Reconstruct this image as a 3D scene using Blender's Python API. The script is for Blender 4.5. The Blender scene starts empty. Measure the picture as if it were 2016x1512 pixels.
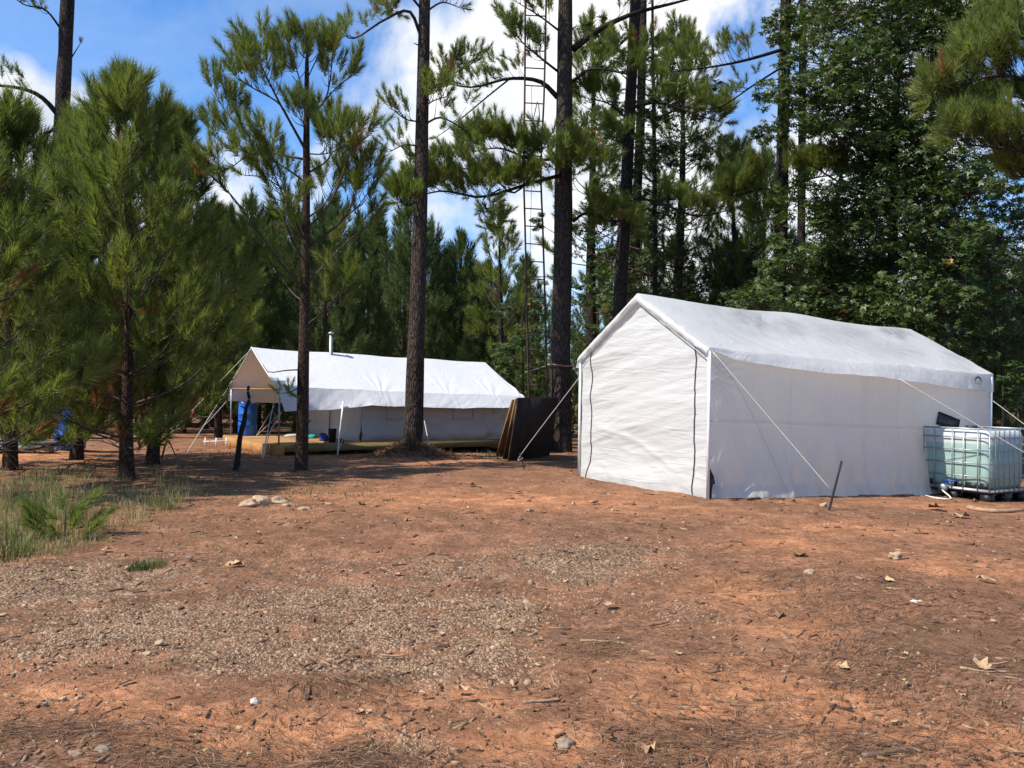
import bpy, math, random
import numpy as np
from mathutils import Matrix, Vector

R = math.radians
C = bpy.context.scene.collection
SC = bpy.context.scene

# ------------------------------------------------------------------ camera
F = 1632.0                       # focal length in photo pixels (2016 wide)
PITCH, ROLL, CAMH = 0.0090, 0.0145, 1.5
cam_d = bpy.data.cameras.new('camera')
cam_d.sensor_width = 36.0
cam_d.lens = F / 2016 * 36.0
cam_d.clip_end = 2000
cam_o = bpy.data.objects.new('camera', cam_d)
C.objects.link(cam_o)
ROT = Matrix.Rotation(math.pi / 2 + PITCH, 3, 'X') @ Matrix.Rotation(ROLL, 3, 'Z')
cam_o.matrix_world = Matrix.Translation((0, 0, CAMH)) @ ROT.to_4x4()
SC.camera = cam_o
RN = np.array(ROT)

# ------------------------------------------------------------------ sun, sky, exposure
SUN = np.array([-0.905, -0.425, 0.0]); SUN /= np.linalg.norm(SUN)
ELEV = R(50)
SUNV = np.array([SUN[0] * math.cos(ELEV), SUN[1] * math.cos(ELEV), math.sin(ELEV)])
sun_d = bpy.data.lights.new('sun', 'SUN')
sun_d.energy = 4.6
sun_d.angle = R(0.6)
sun_d.color = (1.0, 0.94, 0.84)
sun_o = bpy.data.objects.new('sun', sun_d)
C.objects.link(sun_o)
sun_o.rotation_euler = Vector(SUNV).to_track_quat('Z', 'Y').to_euler()
sun_o.location = (-30, -30, 50)
SC.view_settings.view_transform = 'Standard'
SC.view_settings.look = 'None'
SC.view_settings.exposure = 0.58
SC.view_settings.gamma = 1.0
SC.view_settings.use_curve_mapping = False
SC.cycles.use_denoising = True
SC.cycles.denoising_prefilter = 'NONE'
SC.cycles.max_bounces = 6; SC.cycles.diffuse_bounces = 3; SC.cycles.glossy_bounces = 2
SC.cycles.transmission_bounces = 4; SC.cycles.transparent_max_bounces = 4
SC.cycles.caustics_reflective = False; SC.cycles.caustics_refractive = False

def dir_px(x, y):
    v = RN @ np.array([(x - 1008) / F, (756 - y) / F, -1.0])
    return v / np.linalg.norm(v)

W = bpy.data.worlds.new('World')
SC.world = W
W.use_nodes = True
W.cycles.sampling_method = 'MANUAL'; W.cycles.sample_map_resolution = 256
wt = W.node_tree
wt.nodes.clear()
class NT:
    """tiny node helper"""
    def __init__(s, t): s.t = t
    def n(s, typ, **kw):
        nd = s.t.nodes.new(typ)
        for k, v in kw.items():
            if k.startswith('i_'):
                key = k[2:]
                key = int(key) if key.isdigit() else key.replace('_', ' ')
                nd.inputs[key].default_value = v
            else:
                setattr(nd, k, v)
        return nd
    def l(s, a, b): s.t.links.new(a, b)
    def math(s, op, a, b=None, clamp=False):
        nd = s.n('ShaderNodeMath', operation=op); nd.use_clamp = clamp
        for i, q in enumerate((a, b)):
            if q is None: continue
            if isinstance(q, (int, float)): nd.inputs[i].default_value = q
            else: s.l(q, nd.inputs[i])
        return nd.outputs[0]
    def mix(s, fac, a, b, blend='MIX'):
        nd = s.n('ShaderNodeMix', data_type='RGBA', blend_type=blend)
        for i, q in ((0, fac), (6, a), (7, b)):
            if isinstance(q, (int, float)): nd.inputs[i].default_value = q
            elif isinstance(q, tuple): nd.inputs[i].default_value = q if len(q) == 4 else (*q, 1)
            else: s.l(q, nd.inputs[i])
        return nd.outputs[2]
    def ramp(s, fac, stops):
        nd = s.n('ShaderNodeValToRGB')
        e = nd.color_ramp.elements
        while len(e) < len(stops): e.new(0.5)
        for q, (p, c) in zip(e, stops):
            q.position = p
            q.color = (c, c, c, 1) if isinstance(c, (int, float)) else (*c, 1)
        s.l(fac, nd.inputs[0])
        return nd.outputs[0]
    def noise(s, vec, scale, detail=4, rough=0.55, dist=0.0, typ='3D'):
        nd = s.n('ShaderNodeTexNoise', noise_dimensions=typ)
        nd.inputs['Scale'].default_value = scale
        nd.inputs['Detail'].default_value = detail
        nd.inputs['Roughness'].default_value = rough
        nd.inputs['Distortion'].default_value = dist
        if vec is not None: s.l(vec, nd.inputs['Vector'])
        return nd.outputs[0]

w = NT(wt)
sky = w.n('ShaderNodeTexSky', sky_type='NISHITA')
sky.sun_disc = False
sky.sun_elevation = ELEV
sky.sun_rotation = math.atan2(SUN[0], SUN[1])
sky.air_density = 1.0; sky.dust_density = 0.6; sky.ozone_density = 2.2
skyc = w.mix(1.0, sky.outputs[0], (0.066, 0.106, 0.148), 'MULTIPLY')
tc = w.n('ShaderNodeTexCoord')
dirv = tc.outputs['Generated']
n1 = w.noise(dirv, 3.4, 6, 0.58, 0.35)
n2 = w.noise(dirv, 9.0, 5, 0.6, 0.2)
cov = w.math('ADD', n1, w.math('MULTIPLY', n2, 0.22))
def blob(x, y, k, amp):
    d = dir_px(x, y)
    dp = w.n('ShaderNodeVectorMath', operation='DOT_PRODUCT')
    w.l(dirv, dp.inputs[0]); dp.inputs[1].default_value = tuple(d)
    q = w.math('SUBTRACT', dp.outputs['Value'], 1.0)
    return w.math('MULTIPLY', w.math('EXPONENT', w.math('MULTIPLY', q, k)), amp)
for x, y, k, a in ((780, 250, 60, .26), (930, 180, 70, .22), (540, 300, 90, .16), (1400, 120, 26, .22), (1650, 250, 40, .16),
                   (60, 270, 160, .30), (260, 300, 150, .18), (1430, 560, 50, .2), (960, 560, 200, .2),
                   (260, 30, 40, -.3), (700, 60, 120, -.18), (960, 460, 60, -.30), (960, 25, 220, -.22), (1940, 40, 300, -.05),
                   (1930, 420, 300, -.15), (1560, 300, 200, -.12), (1590, 120, 260, -.14), (1470, 320, 300, -.16), (1380, 60, 300, -.1)):
    cov = w.math('ADD', cov, blob(x, y, k, a))
mask = w.ramp(cov, ((0.67, 0.0), (0.80, 1.0)))
cshade = w.ramp(w.noise(dirv, 5.0, 5, 0.6, 0.3), ((0.33, (0.48, 0.53, 0.61)), (0.62, (0.80, 0.80, 0.795))))
wisp = w.math('MULTIPLY', w.ramp(w.noise(dirv, 2.2, 6, 0.65, 1.2), ((0.45, 0.0), (0.8, 0.5))), 0.6)
skyw = w.mix(wisp, skyc, (0.54, 0.61, 0.70))
final = w.mix(mask, skyw, cshade)
bg = w.n('ShaderNodeBackground')
bg.inputs[1].default_value = 1.0
w.l(final, bg.inputs[0])
wo = w.n('ShaderNodeOutputWorld')
w.l(bg.outputs[0], wo.inputs[0])

# ------------------------------------------------------------------ numeric helpers
rng = np.random.default_rng(7)
random.seed(7)

def _hash(ix, iy, iz, seed):
    h = (ix.astype(np.int64) * 374761393 + iy.astype(np.int64) * 668265263 + iz.astype(np.int64) * 2147483647 + seed * 974711) & 0xffffffff
    h = ((h ^ (h >> 13)) * 1274126177) & 0xffffffff
    h = (h ^ (h >> 16)) & 0xffff
    return h / 65535.0

def vnoise(x, y, z=0.0, seed=0):
    x = np.asarray(x, float); y = np.asarray(y, float); z = np.asarray(z, float) + np.zeros_like(x)
    y = y + np.zeros_like(x)
    ix, iy, iz = np.floor(x), np.floor(y), np.floor(z)
    fx, fy, fz = x - ix, y - iy, z - iz
    fx, fy, fz = (q * q * (3 - 2 * q) for q in (fx, fy, fz))
    o = 0
    for a in (0, 1):
        for b in (0, 1):
            for c in (0, 1):
                o = o + _hash(ix + a, iy + b, iz + c, seed) * (fx if a else 1 - fx) * (fy if b else 1 - fy) * (fz if c else 1 - fz)
    return o * 2 - 1

def fbm(x, y, z=0.0, seed=0, oct=4, gain=0.5):
    o = 0; a = 1.0; s = 1.0
    for i in range(oct):
        o = o + a * vnoise(np.asarray(x) * s, np.asarray(y) * s, np.asarray(z) * s, seed + i * 17)
        a *= gain; s *= 2.03
    return o

def sst(a, b, x):
    t = np.clip((np.asarray(x, float) - a) / (b - a), 0, 1)
    return t * t * (3 - 2 * t)

def P(x, y, Y):
    """world point on the ray of a photo pixel at forward distance Y"""
    d = dir_px(x, y)
    return np.array([0, 0, CAMH]) + d * (Y / d[1])

# right tent frame (10 x 20 ft carport tent)
TO = np.array([2.6314, 11.0496, 0.12]); TYAW = 0.5045
TD = np.array([math.cos(TYAW), math.sin(TYAW), -0.034]); TN = np.array([-math.sin(TYAW), math.cos(TYAW), -0.009])

MOUNDS = []
def terrain(x, y):
    x = np.asarray(x, float); y = np.asarray(y, float)
    s = (x - TO[0]) * math.cos(TYAW) + (y - TO[1]) * math.sin(TYAW)
    z = 0.12 * sst(3.0, 10.5, y) - 0.034 * (np.clip(s, -0.3, 9) + 0.0) - 0.0102
    z = z - 0.03 * sst(13, 18, y) * (1 - sst(-1, 3, x))
    z = z + 0.05 * vnoise(x * 0.35, y * 0.35, seed=3) * sst(1.8, 3.5, np.hypot(x - 4, y - 13) - 2.5) * (1 - 0.6 * sst(14, 18, y))
    for mx, my, r, h, sd in MOUNDS:
        q = np.exp(-((x - mx) ** 2 + (y - my) ** 2) / (r * r))
        z = z + h * q * (1 + 0.35 * vnoise(x * 4, y * 4, seed=sd))
    return z

def T(x, y): return float(terrain(np.array([x]), np.array([y]))[0])

def G(x, y):
    """world point where the ray of a photo pixel meets the terrain"""
    d = dir_px(x, y); o = np.array([0, 0, CAMH])
    a, b = 2.0, 80.0
    for k in range(3):
        ts = np.geomspace(a, b, 160)
        p = o + ts[:, None] * d
        hit = np.nonzero(p[:, 2] <= terrain(p[:, 0], p[:, 1]))[0]
        if len(hit) == 0: return p[-1]
        i = max(hit[0], 1); a, b = ts[i - 1], ts[i]
    return o + d * b

class Geo:
    def __init__(s): s.v = []; s.f = []; s.n = 0; s.t = []
    def add(s, v, f, tint=None):
        v = np.asarray(v, float).reshape(-1, 3); f = np.asarray(f, int)
        s.v.append(v); s.f.append(f + s.n); s.n += len(v)
        s.t.append(np.zeros(len(v)) if tint is None else np.broadcast_to(np.asarray(tint, float), (len(v),)))
        return s
    def box(s, c, size, ax=None):
        h = np.array(size) / 2
        q = np.array([[a, b, d] for a in (-1, 1) for b in (-1, 1) for d in (-1, 1)], float) * h
        if ax is not None: q = q @ np.array(ax, float)
        s.add(q + np.array(c, float), [[0, 1, 3, 2], [4, 6, 7, 5], [0, 4, 5, 1], [2, 3, 7, 6], [0, 2, 6, 4], [1, 5, 7, 3]])
        return s
    def tube(s, path, rad, k=8, cap=True, tint=None, jit=0.0, seed=0):
        p = np.asarray(path, float); m = len(p)
        rad = np.broadcast_to(np.asarray(rad, float), (m,))
        tg = np.gradient(p, axis=0); tg /= np.linalg.norm(tg, axis=1)[:, None] + 1e-12
        ref = np.array([0, 0, 1.0]) if abs(tg[0, 2]) < 0.9 else np.array([1.0, 0, 0])
        a = np.cross(tg, ref); a /= np.linalg.norm(a, axis=1)[:, None] + 1e-9
        b = np.cross(tg, a)
        th = np.arange(k) / k * 2 * math.pi
        rr = rad[:, None] * np.ones(k)
        if jit: rr = rr * (1 + jit * vnoise(np.cos(th)[None] * 2 + np.zeros((m, 1)), np.sin(th)[None] * 2 + np.zeros((m, 1)), np.arange(m)[:, None] * 0.6 + np.zeros(k), seed))
        v = p[:, None] + rr[..., None] * (np.cos(th)[None, :, None] * a[:, None] + np.sin(th)[None, :, None] * b[:, None])
        i = np.arange(m - 1)[:, None] * k; j = np.arange(k)[None]; j2 = (j + 1) % k
        f = np.stack([i + j, i + j2, i + k + j2, i + k + j], -1).reshape(-1, 4)
        base = s.n
        s.add(v, f, tint)
        if cap:
            s.f.append(np.array([list(range(k))[::-1]]) + base); s.f.append(np.array([list(range((m - 1) * k, m * k))]) + base)
        return s
    def grid(s, v, tint=None):
        m, k = v.shape[:2]
        i = np.arange(m - 1)[:, None] * k + np.arange(k - 1)[None]
        f = np.stack([i, i + 1, i + k + 1, i + k], -1).reshape(-1, 4)
        return s.add(v.reshape(-1, 3), f, tint)
    def build(s, name, mat, parent=None, loc=None, smooth=False, tint=False):
        v = np.concatenate(s.v) if s.v else np.zeros((0, 3))
        o = np.array(loc if loc is not None else (0, 0, 0), float)
        me = bpy.data.meshes.new(name)
        me.vertices.add(len(v))
        me.vertices.foreach_set('co', (v - o).ravel())
        cnt = np.concatenate([np.full(len(f), f.shape[1]) for f in s.f])
        idx = np.concatenate([f.ravel() for f in s.f])
        me.loops.add(len(idx)); me.loops.foreach_set('vertex_index', idx)
        me.polygons.add(len(cnt))
        me.polygons.foreach_set('loop_start', np.concatenate([[0], np.cumsum(cnt)[:-1]]))
        me.polygons.foreach_set('loop_total', cnt)
        if smooth: me.polygons.foreach_set('use_smooth', np.ones(len(cnt), bool))
        if tint:
            at = me.attributes.new('tint', 'FLOAT', 'POINT')
            at.data.foreach_set('value', np.concatenate(s.t))
        me.update()
        me.materials.append(mat)
        ob = bpy.data.objects.new(name, me)
        C.objects.link(ob)
        if parent is not None: ob.parent = parent
        else: ob.location = o
        return ob

def tag(o, label=None, cat=None, group=None, kind=None):
    if label: o['label'] = label
    if cat: o['category'] = cat
    if group: o['group'] = group
    if kind: o['kind'] = kind
    return o

def thing(name, loc, label, cat, group=None):
    o = bpy.data.objects.new(name, None)
    o.empty_display_size = 0.2
    C.objects.link(o); o.location = loc
    return tag(o, label, cat, group)

def dup(root, loc, rz=0, sc=1.0, label=None, group=None):
    r = root.copy(); C.objects.link(r); r.location = loc; r.rotation_euler = (0, 0, rz)
    r.scale = (sc, sc, sc)
    if label: r['label'] = label
    if group: r['group'] = group
    for ch in list(root.children):
        c = ch.copy(); C.objects.link(c); c.parent = r
    return r

def bez(pts, n=12):
    """smooth Catmull-Rom curve through points"""
    p = np.array(pts, float)
    if len(p) == 2: return p[0] + (p[1] - p[0]) * np.linspace(0, 1, n)[:, None]
    p = np.vstack([2 * p[0] - p[1], p, 2 * p[-1] - p[-2]])
    out = []
    seg = len(p) - 3
    for t in np.linspace(0, seg - 1e-6, n):
        i = int(t); u = t - i
        a, b, c, d = p[i:i + 4]
        out.append(0.5 * ((2 * b) + (-a + c) * u + (2 * a - 5 * b + 4 * c - d) * u * u + (-a + 3 * b - 3 * c + d) * u ** 3))
    return np.array(out)

# ------------------------------------------------------------------ materials
def new_mat(name):
    m = bpy.data.materials.new(name); m.use_nodes = True
    m.node_tree.nodes.clear()
    t = NT(m.node_tree)
    out = t.n('ShaderNodeOutputMaterial')
    return m, t, out

def basic(name, c1, c2=None, scale=8, rough=0.7, bump=0.0, bscale=30, metal=0.0, stretch=(1, 1, 1), spec=0.3, detail=5):
    m, t, out = new_mat(name)
    b = t.n('ShaderNodeBsdfPrincipled')
    b.inputs['Roughness'].default_value = rough
    b.inputs['Metallic'].default_value = metal
    b.inputs['Specular IOR Level'].default_value = spec
    tcn = t.n('ShaderNodeTexCoord')
    mp = t.n('ShaderNodeMapping'); mp.inputs['Scale'].default_value = stretch
    t.l(tcn.outputs['Object'], mp.inputs[0])
    if c2 is None: c2 = tuple(q * 0.75 for q in c1)
    nz = t.noise(mp.outputs[0], scale, detail, 0.6)
    t.l(t.ramp(nz, ((0.35, c2), (0.65, c1))), b.inputs['Base Color'])
    if bump:
        bp = t.n('ShaderNodeBump'); bp.inputs['Strength'].default_value = bump; bp.inputs['Distance'].default_value = 0.02
        t.l(t.noise(mp.outputs[0], bscale, 4, 0.6), bp.inputs['Height'])
        t.l(bp.outputs[0], b.inputs['Normal'])
    t.l(b.outputs[0], out.inputs[0])
    return m

def foliage(name, stops, trans=0.35, rough=0.55, spec=0.25):
    m, t, out = new_mat(name)
    a = t.n('ShaderNodeAttribute', attribute_name='tint')
    col = t.ramp(a.outputs['Fac'], stops)
    b = t.n('ShaderNodeBsdfPrincipled')
    b.inputs['Roughness'].default_value = rough
    b.inputs['Specular IOR Level'].default_value = spec
    t.l(col, b.inputs['Base Color'])
    tr = t.n('ShaderNodeBsdfTranslucent')
    t.l(t.mix(1.0, col, (1.15, 1.25, 0.6), 'MULTIPLY'), tr.inputs[0])
    mx = t.n('ShaderNodeMixShader'); mx.inputs[0].default_value = trans
    t.l(b.outputs[0], mx.inputs[1]); t.l(tr.outputs[0], mx.inputs[2])
    t.l(mx.outputs[0], out.inputs[0])
    return m

def bark(name, c_hi, c_lo, sc=1.0):
    m, t, out = new_mat(name)
    tcn = t.n('ShaderNodeTexCoord')
    mp = t.n('ShaderNodeMapping'); mp.inputs['Scale'].default_value = (22 * sc, 22 * sc, 5.0 * sc)
    t.l(tcn.outputs['Object'], mp.inputs[0])
    wv = t.noise(mp.outputs[0], 0.7, 3, 0.5)
    ad = t.n('ShaderNodeVectorMath', operation='ADD')
    t.l(mp.outputs[0], ad.inputs[0]); t.l(wv, ad.inputs[1])
    vo = t.n('ShaderNodeTexVoronoi', feature='DISTANCE_TO_EDGE'); vo.inputs['Scale'].default_value = 1.0
    t.l(ad.outputs[0], vo.inputs['Vector'])
    pl = t.ramp(vo.outputs['Distance'], ((0.02, 0.0), (0.18, 1.0)))
    nz = t.noise(mp.outputs[0], 2.2, 5, 0.65)
    h = t.math('MULTIPLY', pl, t.math('ADD', 0.55, t.math('MULTIPLY', nz, 0.8)))
    col = t.mix(h, c_lo, c_hi)
    big = t.noise(tcn.outputs['Object'], 0.9, 3, 0.6)
    col = t.mix(t.ramp(big, ((0.4, 0.0), (0.7, 0.5))), col, tuple(q * 1.25 for q in c_hi))
    b = t.n('ShaderNodeBsdfPrincipled'); b.inputs['Roughness'].default_value = 0.95
    b.inputs['Specular IOR Level'].default_value = 0.1
    t.l(col, b.inputs['Base Color'])
    bp = t.n('ShaderNodeBump'); bp.inputs['Strength'].default_value = 1.0; bp.inputs['Distance'].default_value = 0.03
    t.l(h, bp.inputs['Height']); t.l(bp.outputs[0], b.inputs['Normal'])
    t.l(b.outputs[0], out.inputs[0])
    return m

def fabric(name, base, dirt_c, dirt=0.35, trans=0.3, bump=0.35, crease=5.0, stretch=(1, 1, 1), tcol=None, dscale=1.1):
    m, t, out = new_mat(name)
    tcn = t.n('ShaderNodeTexCoord')
    ob = tcn.outputs['Object']
    a = t.n('ShaderNodeAttribute', attribute_name='tint')
    d1 = t.noise(ob, dscale, 6, 0.68, 0.4)
    dm = t.ramp(d1, ((0.46, 0.0), (0.72, 1.0)))
    dmask = t.math('ADD', t.math('MULTIPLY', dm, dirt * 0.45), t.math('MULTIPLY', a.outputs['Fac'], t.ramp(t.noise(ob, 3.2, 6, 0.7, 0.6), ((0.3, 0.1), (0.7, 1.0)))), clamp=True)
    col = t.mix(dmask, base, dirt_c)
    b = t.n('ShaderNodeBsdfPrincipled'); b.inputs['Roughness'].default_value = 0.55
    b.inputs['Specular IOR Level'].default_value = 0.25
    t.l(col, b.inputs['Base Color'])
    mp = t.n('ShaderNodeMapping'); mp.inputs['Scale'].default_value = stretch
    t.l(ob, mp.inputs[0])
    wr = t.noise(mp.outputs[0], crease, 5, 0.6, 0.9)
    rid = t.math('ABSOLUTE', t.math('SUBTRACT', wr, 0.5))
    bp = t.n('ShaderNodeBump'); bp.inputs['Strength'].default_value = bump; bp.inputs['Distance'].default_value = 0.05
    t.l(rid, bp.inputs['Height']); t.l(bp.outputs[0], b.inputs['Normal'])
    tr = t.n('ShaderNodeBsdfTranslucent'); tr.inputs[0].default_value = (*(tcol or tuple(q * 0.95 for q in base)), 1)
    t.l(bp.outputs[0], tr.inputs['Normal'])
    mx = t.n('ShaderNodeMixShader'); mx.inputs[0].default_value = trans
    t.l(b.outputs[0], mx.inputs[1]); t.l(tr.outputs[0], mx.inputs[2])
    t.l(mx.outputs[0], out.inputs[0])
    return m

M = {}
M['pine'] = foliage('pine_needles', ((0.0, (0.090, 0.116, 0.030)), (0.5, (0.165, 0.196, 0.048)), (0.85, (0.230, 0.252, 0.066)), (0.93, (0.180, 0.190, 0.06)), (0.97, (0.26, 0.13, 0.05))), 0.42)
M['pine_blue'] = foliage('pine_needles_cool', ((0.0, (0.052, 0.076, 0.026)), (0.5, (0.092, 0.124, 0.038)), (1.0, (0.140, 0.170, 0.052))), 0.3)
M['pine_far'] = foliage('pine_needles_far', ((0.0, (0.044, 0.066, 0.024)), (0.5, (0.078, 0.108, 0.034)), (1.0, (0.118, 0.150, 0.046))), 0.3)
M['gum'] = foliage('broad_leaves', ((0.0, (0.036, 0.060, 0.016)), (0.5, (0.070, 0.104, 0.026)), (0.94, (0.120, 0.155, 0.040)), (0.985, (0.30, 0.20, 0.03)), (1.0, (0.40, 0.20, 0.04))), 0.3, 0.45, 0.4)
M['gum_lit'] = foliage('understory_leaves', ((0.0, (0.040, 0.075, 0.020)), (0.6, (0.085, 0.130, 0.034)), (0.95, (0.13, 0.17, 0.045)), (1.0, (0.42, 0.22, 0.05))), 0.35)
M['grass'] = foliage('grass_blades', ((0.0, (0.06, 0.085, 0.028)), (0.4, (0.14, 0.165, 0.06)), (0.65, (0.25, 0.22, 0.11)), (1.0, (0.38, 0.30, 0.18))), 0.35)
M['straw'] = foliage('pine_straw', ((0.0, (0.070, 0.036, 0.021)), (0.5, (0.20, 0.105, 0.058)), (1.0, (0.40, 0.26, 0.15))), 0.1, 0.7)
M['gravel'] = foliage('gravel_stones', ((0.0, (0.17, 0.088, 0.046)), (0.5, (0.32, 0.20, 0.118)), (0.9, (0.40, 0.285, 0.185)), (1.0, (0.46, 0.37, 0.27))), 0.0, 0.85)
M['bark'] = bark('pine_bark', (0.090, 0.068, 0.055), (0.024, 0.018, 0.015))
M['bark_dark'] = bark('dark_bark', (0.070, 0.054, 0.044), (0.014, 0.011, 0.010), 1.3)
M['bark_young'] = bark('young_pine_bark', (0.115, 0.075, 0.052), (0.028, 0.018, 0.014), 2.0)
M['twig'] = basic('twig', (0.10, 0.07, 0.05), (0.05, 0.035, 0.027), 20, 0.9)
M['rope'] = basic('rope', (0.55, 0.53, 0.47), (0.42, 0.40, 0.35), 60, 0.8)
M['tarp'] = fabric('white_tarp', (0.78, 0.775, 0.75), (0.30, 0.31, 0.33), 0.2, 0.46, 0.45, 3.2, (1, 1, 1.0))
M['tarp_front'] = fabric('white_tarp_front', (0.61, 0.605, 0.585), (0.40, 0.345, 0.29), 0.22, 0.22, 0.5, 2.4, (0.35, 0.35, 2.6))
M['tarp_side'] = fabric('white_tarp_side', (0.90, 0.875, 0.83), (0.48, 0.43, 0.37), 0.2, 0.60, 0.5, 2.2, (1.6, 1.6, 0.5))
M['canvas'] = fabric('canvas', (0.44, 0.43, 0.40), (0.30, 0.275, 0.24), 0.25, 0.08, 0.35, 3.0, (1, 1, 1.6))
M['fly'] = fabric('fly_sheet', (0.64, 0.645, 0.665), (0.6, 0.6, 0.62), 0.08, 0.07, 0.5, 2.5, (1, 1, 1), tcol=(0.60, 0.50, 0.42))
M['white_metal'] = basic('white_enamel', (0.78, 0.78, 0.77), (0.68, 0.68, 0.66), 6, 0.4, spec=0.5)
M['zipper'] = basic('zipper_black', (0.02, 0.02, 0.022), (0.012, 0.012, 0.013), 60, 0.6)
M['galv'] = basic('galvanised_steel', (0.40, 0.42, 0.43), (0.28, 0.30, 0.31), 12, 0.45, metal=0.6, spec=0.5)
M['steel_dark'] = basic('rusty_dark_steel', (0.035, 0.028, 0.025), (0.07, 0.035, 0.022), 9, 0.75, metal=0.2)
M['black_plastic'] = basic('black_plastic', (0.018, 0.018, 0.02), (0.012, 0.012, 0.013), 10, 0.5, spec=0.4)
M['blue_plastic'] = basic('blue_drum_plastic', (0.010, 0.115, 0.48), (0.008, 0.09, 0.39), 3, 0.38, spec=0.5)
M['blue_bag'] = basic('navy_nylon', (0.03, 0.06, 0.30), (0.02, 0.04, 0.2), 8, 0.6)
M['teal'] = basic('teal_cloth', (0.02, 0.32, 0.30), (0.015, 0.22, 0.22), 8, 0.7)
M['plank'] = basic('treated_plank', (0.34, 0.19, 0.08), (0.24, 0.125, 0.05), 3, 0.8, 0.25, 20, stretch=(1, 1, 8))
M['plywood_new'] = basic('new_plywood', (0.43, 0.215, 0.07), (0.34, 0.16, 0.05), 2.2, 0.75, 0.15, 14, stretch=(1, 1, 6))
M['joist'] = basic('treated_joist', (0.24, 0.19, 0.075), (0.17, 0.125, 0.05), 3, 0.85, 0.2, 20, stretch=(1, 1, 6))
M['plywood_old'] = basic('weathered_plywood', (0.17, 0.080, 0.034), (0.10, 0.046, 0.02), 2.5, 0.85, 0.2, 14, stretch=(1, 1, 4))
M['plywood_edge'] = basic('plywood_edge', (0.30, 0.18, 0.09), (0.20, 0.11, 0.055), 10, 0.85)
M['plywood_shaded'] = basic('shaded_plywood', (0.040, 0.026, 0.019), (0.022, 0.016, 0.012), 3, 0.9, 0.2, 14)  # shade of the overhanging underside put into the sheet colour
M['charred'] = basic('charred_wood', (0.030, 0.022, 0.018), (0.012, 0.010, 0.009), 14, 0.95, 0.6, 26)
M['grey_wood'] = basic('grey_weathered_wood', (0.34, 0.32, 0.30), (0.20, 0.185, 0.17), 6, 0.9, 0.3, 18)
M['red_tape'] = basic('red_tape', (0.62, 0.05, 0.06), (0.5, 0.04, 0.05), 10, 0.6)
M['pink_rope'] = basic('pink_rope', (0.55, 0.27, 0.22), (0.4, 0.2, 0.16), 30, 0.8)
M['stone'] = basic('pale_stone', (0.48, 0.35, 0.23), (0.32, 0.20, 0.12), 9, 0.9, 0.5, 24)
M['stone_grey'] = basic('grey_stone', (0.32, 0.24, 0.17), (0.20, 0.14, 0.095), 9, 0.9, 0.5, 24)
M['stone_white'] = basic('chalky_stone', (0.72, 0.64, 0.52), (0.60, 0.50, 0.38), 9, 0.9, 0.3, 24)
M['leaf_dry'] = basic('dry_leaf', (0.52, 0.36, 0.20), (0.34, 0.20, 0.10), 30, 0.8)
M['leaf_brown'] = basic('brown_leaf', (0.26, 0.145, 0.07), (0.17, 0.09, 0.045), 30, 0.8)
M['stick'] = basic('dead_stick', (0.20, 0.13, 0.085), (0.11, 0.065, 0.042), 16, 0.9, 0.4, 40)
M['stick_pale'] = basic('bare_stick', (0.42, 0.28, 0.17), (0.28, 0.17, 0.10), 16, 0.9, 0.4, 40)
M['solar'] = basic('black_panel', (0.022, 0.018, 0.016), (0.03, 0.026, 0.024), 5, 0.35, spec=0.5)
M['logo'] = basic('logo_grey', (0.06, 0.075, 0.08), (0.05, 0.06, 0.065), 5, 0.6)
M['logo_tan'] = basic('logo_tan', (0.55, 0.56, 0.40), (0.5, 0.5, 0.36), 5, 0.6)
M['hose'] = basic('white_hose', (0.70, 0.68, 0.62), (0.6, 0.57, 0.5), 14, 0.5)
M['blue_valve'] = basic('blue_valve', (0.02, 0.08, 0.32), (0.015, 0.06, 0.25), 14, 0.5)

# IBC tank: milky shell, pale aqua water up to the fill line
m, t, out = new_mat('milky_tank')
tcn = t.n('ShaderNodeTexCoord'); sx = t.n('ShaderNodeSeparateXYZ'); t.l(tcn.outputs['Object'], sx.inputs[0])
lv = t.math('ADD', sx.outputs[2], t.math('MULTIPLY', t.noise(tcn.outputs['Object'], 2, 2), 0.01))
colr = t.ramp(lv, ((0.0, (0.33, 0.47, 0.40)), (0.86, (0.37, 0.52, 0.45)), (0.885, (0.60, 0.64, 0.61)), (1.0, (0.66, 0.68, 0.66))))
b = t.n('ShaderNodeBsdfPrincipled'); b.inputs['Roughness'].default_value = 0.4
t.l(colr, b.inputs['Base Color'])
tr = t.n('ShaderNodeBsdfTranslucent'); t.l(colr, tr.inputs[0])
mx = t.n('ShaderNodeMixShader'); mx.inputs[0].default_value = 0.2
t.l(b.outputs[0], mx.inputs[1]); t.l(tr.outputs[0], mx.inputs[2]); t.l(mx.outputs[0], out.inputs[0])
M['tank'] = m

# ground: clay, gravel wash, pine straw, grass soil; masks carried by the mesh
m, t, out = new_mat('red_clay_ground')
tcn = t.n('ShaderNodeTexCoord'); ob = tcn.outputs['Object']
a = t.n('ShaderNodeAttribute', attribute_name='cover'); sp = t.n('ShaderNodeSeparateColor'); t.l(a.outputs['Color'], sp.inputs[0])
ng, ns, nc = sp.outputs[0], sp.outputs[1], sp.outputs[2]
fine = t.noise(ob, 34, 6, 0.7); mid = t.noise(ob, 6.5, 6, 0.65, 0.5); big = t.noise(ob, 1.3, 5, 0.6, 0.4)
vf = t.noise(ob, 120, 4, 0.7)
clay = t.mix(t.ramp(mid, ((0.3, 0.0), (0.7, 1.0))), (0.345, 0.132, 0.058), (0.500, 0.222, 0.102))
clay = t.mix(t.ramp(fine, ((0.35, 0.0), (0.7, 0.6))), clay, (0.42, 0.215, 0.112))
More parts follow.
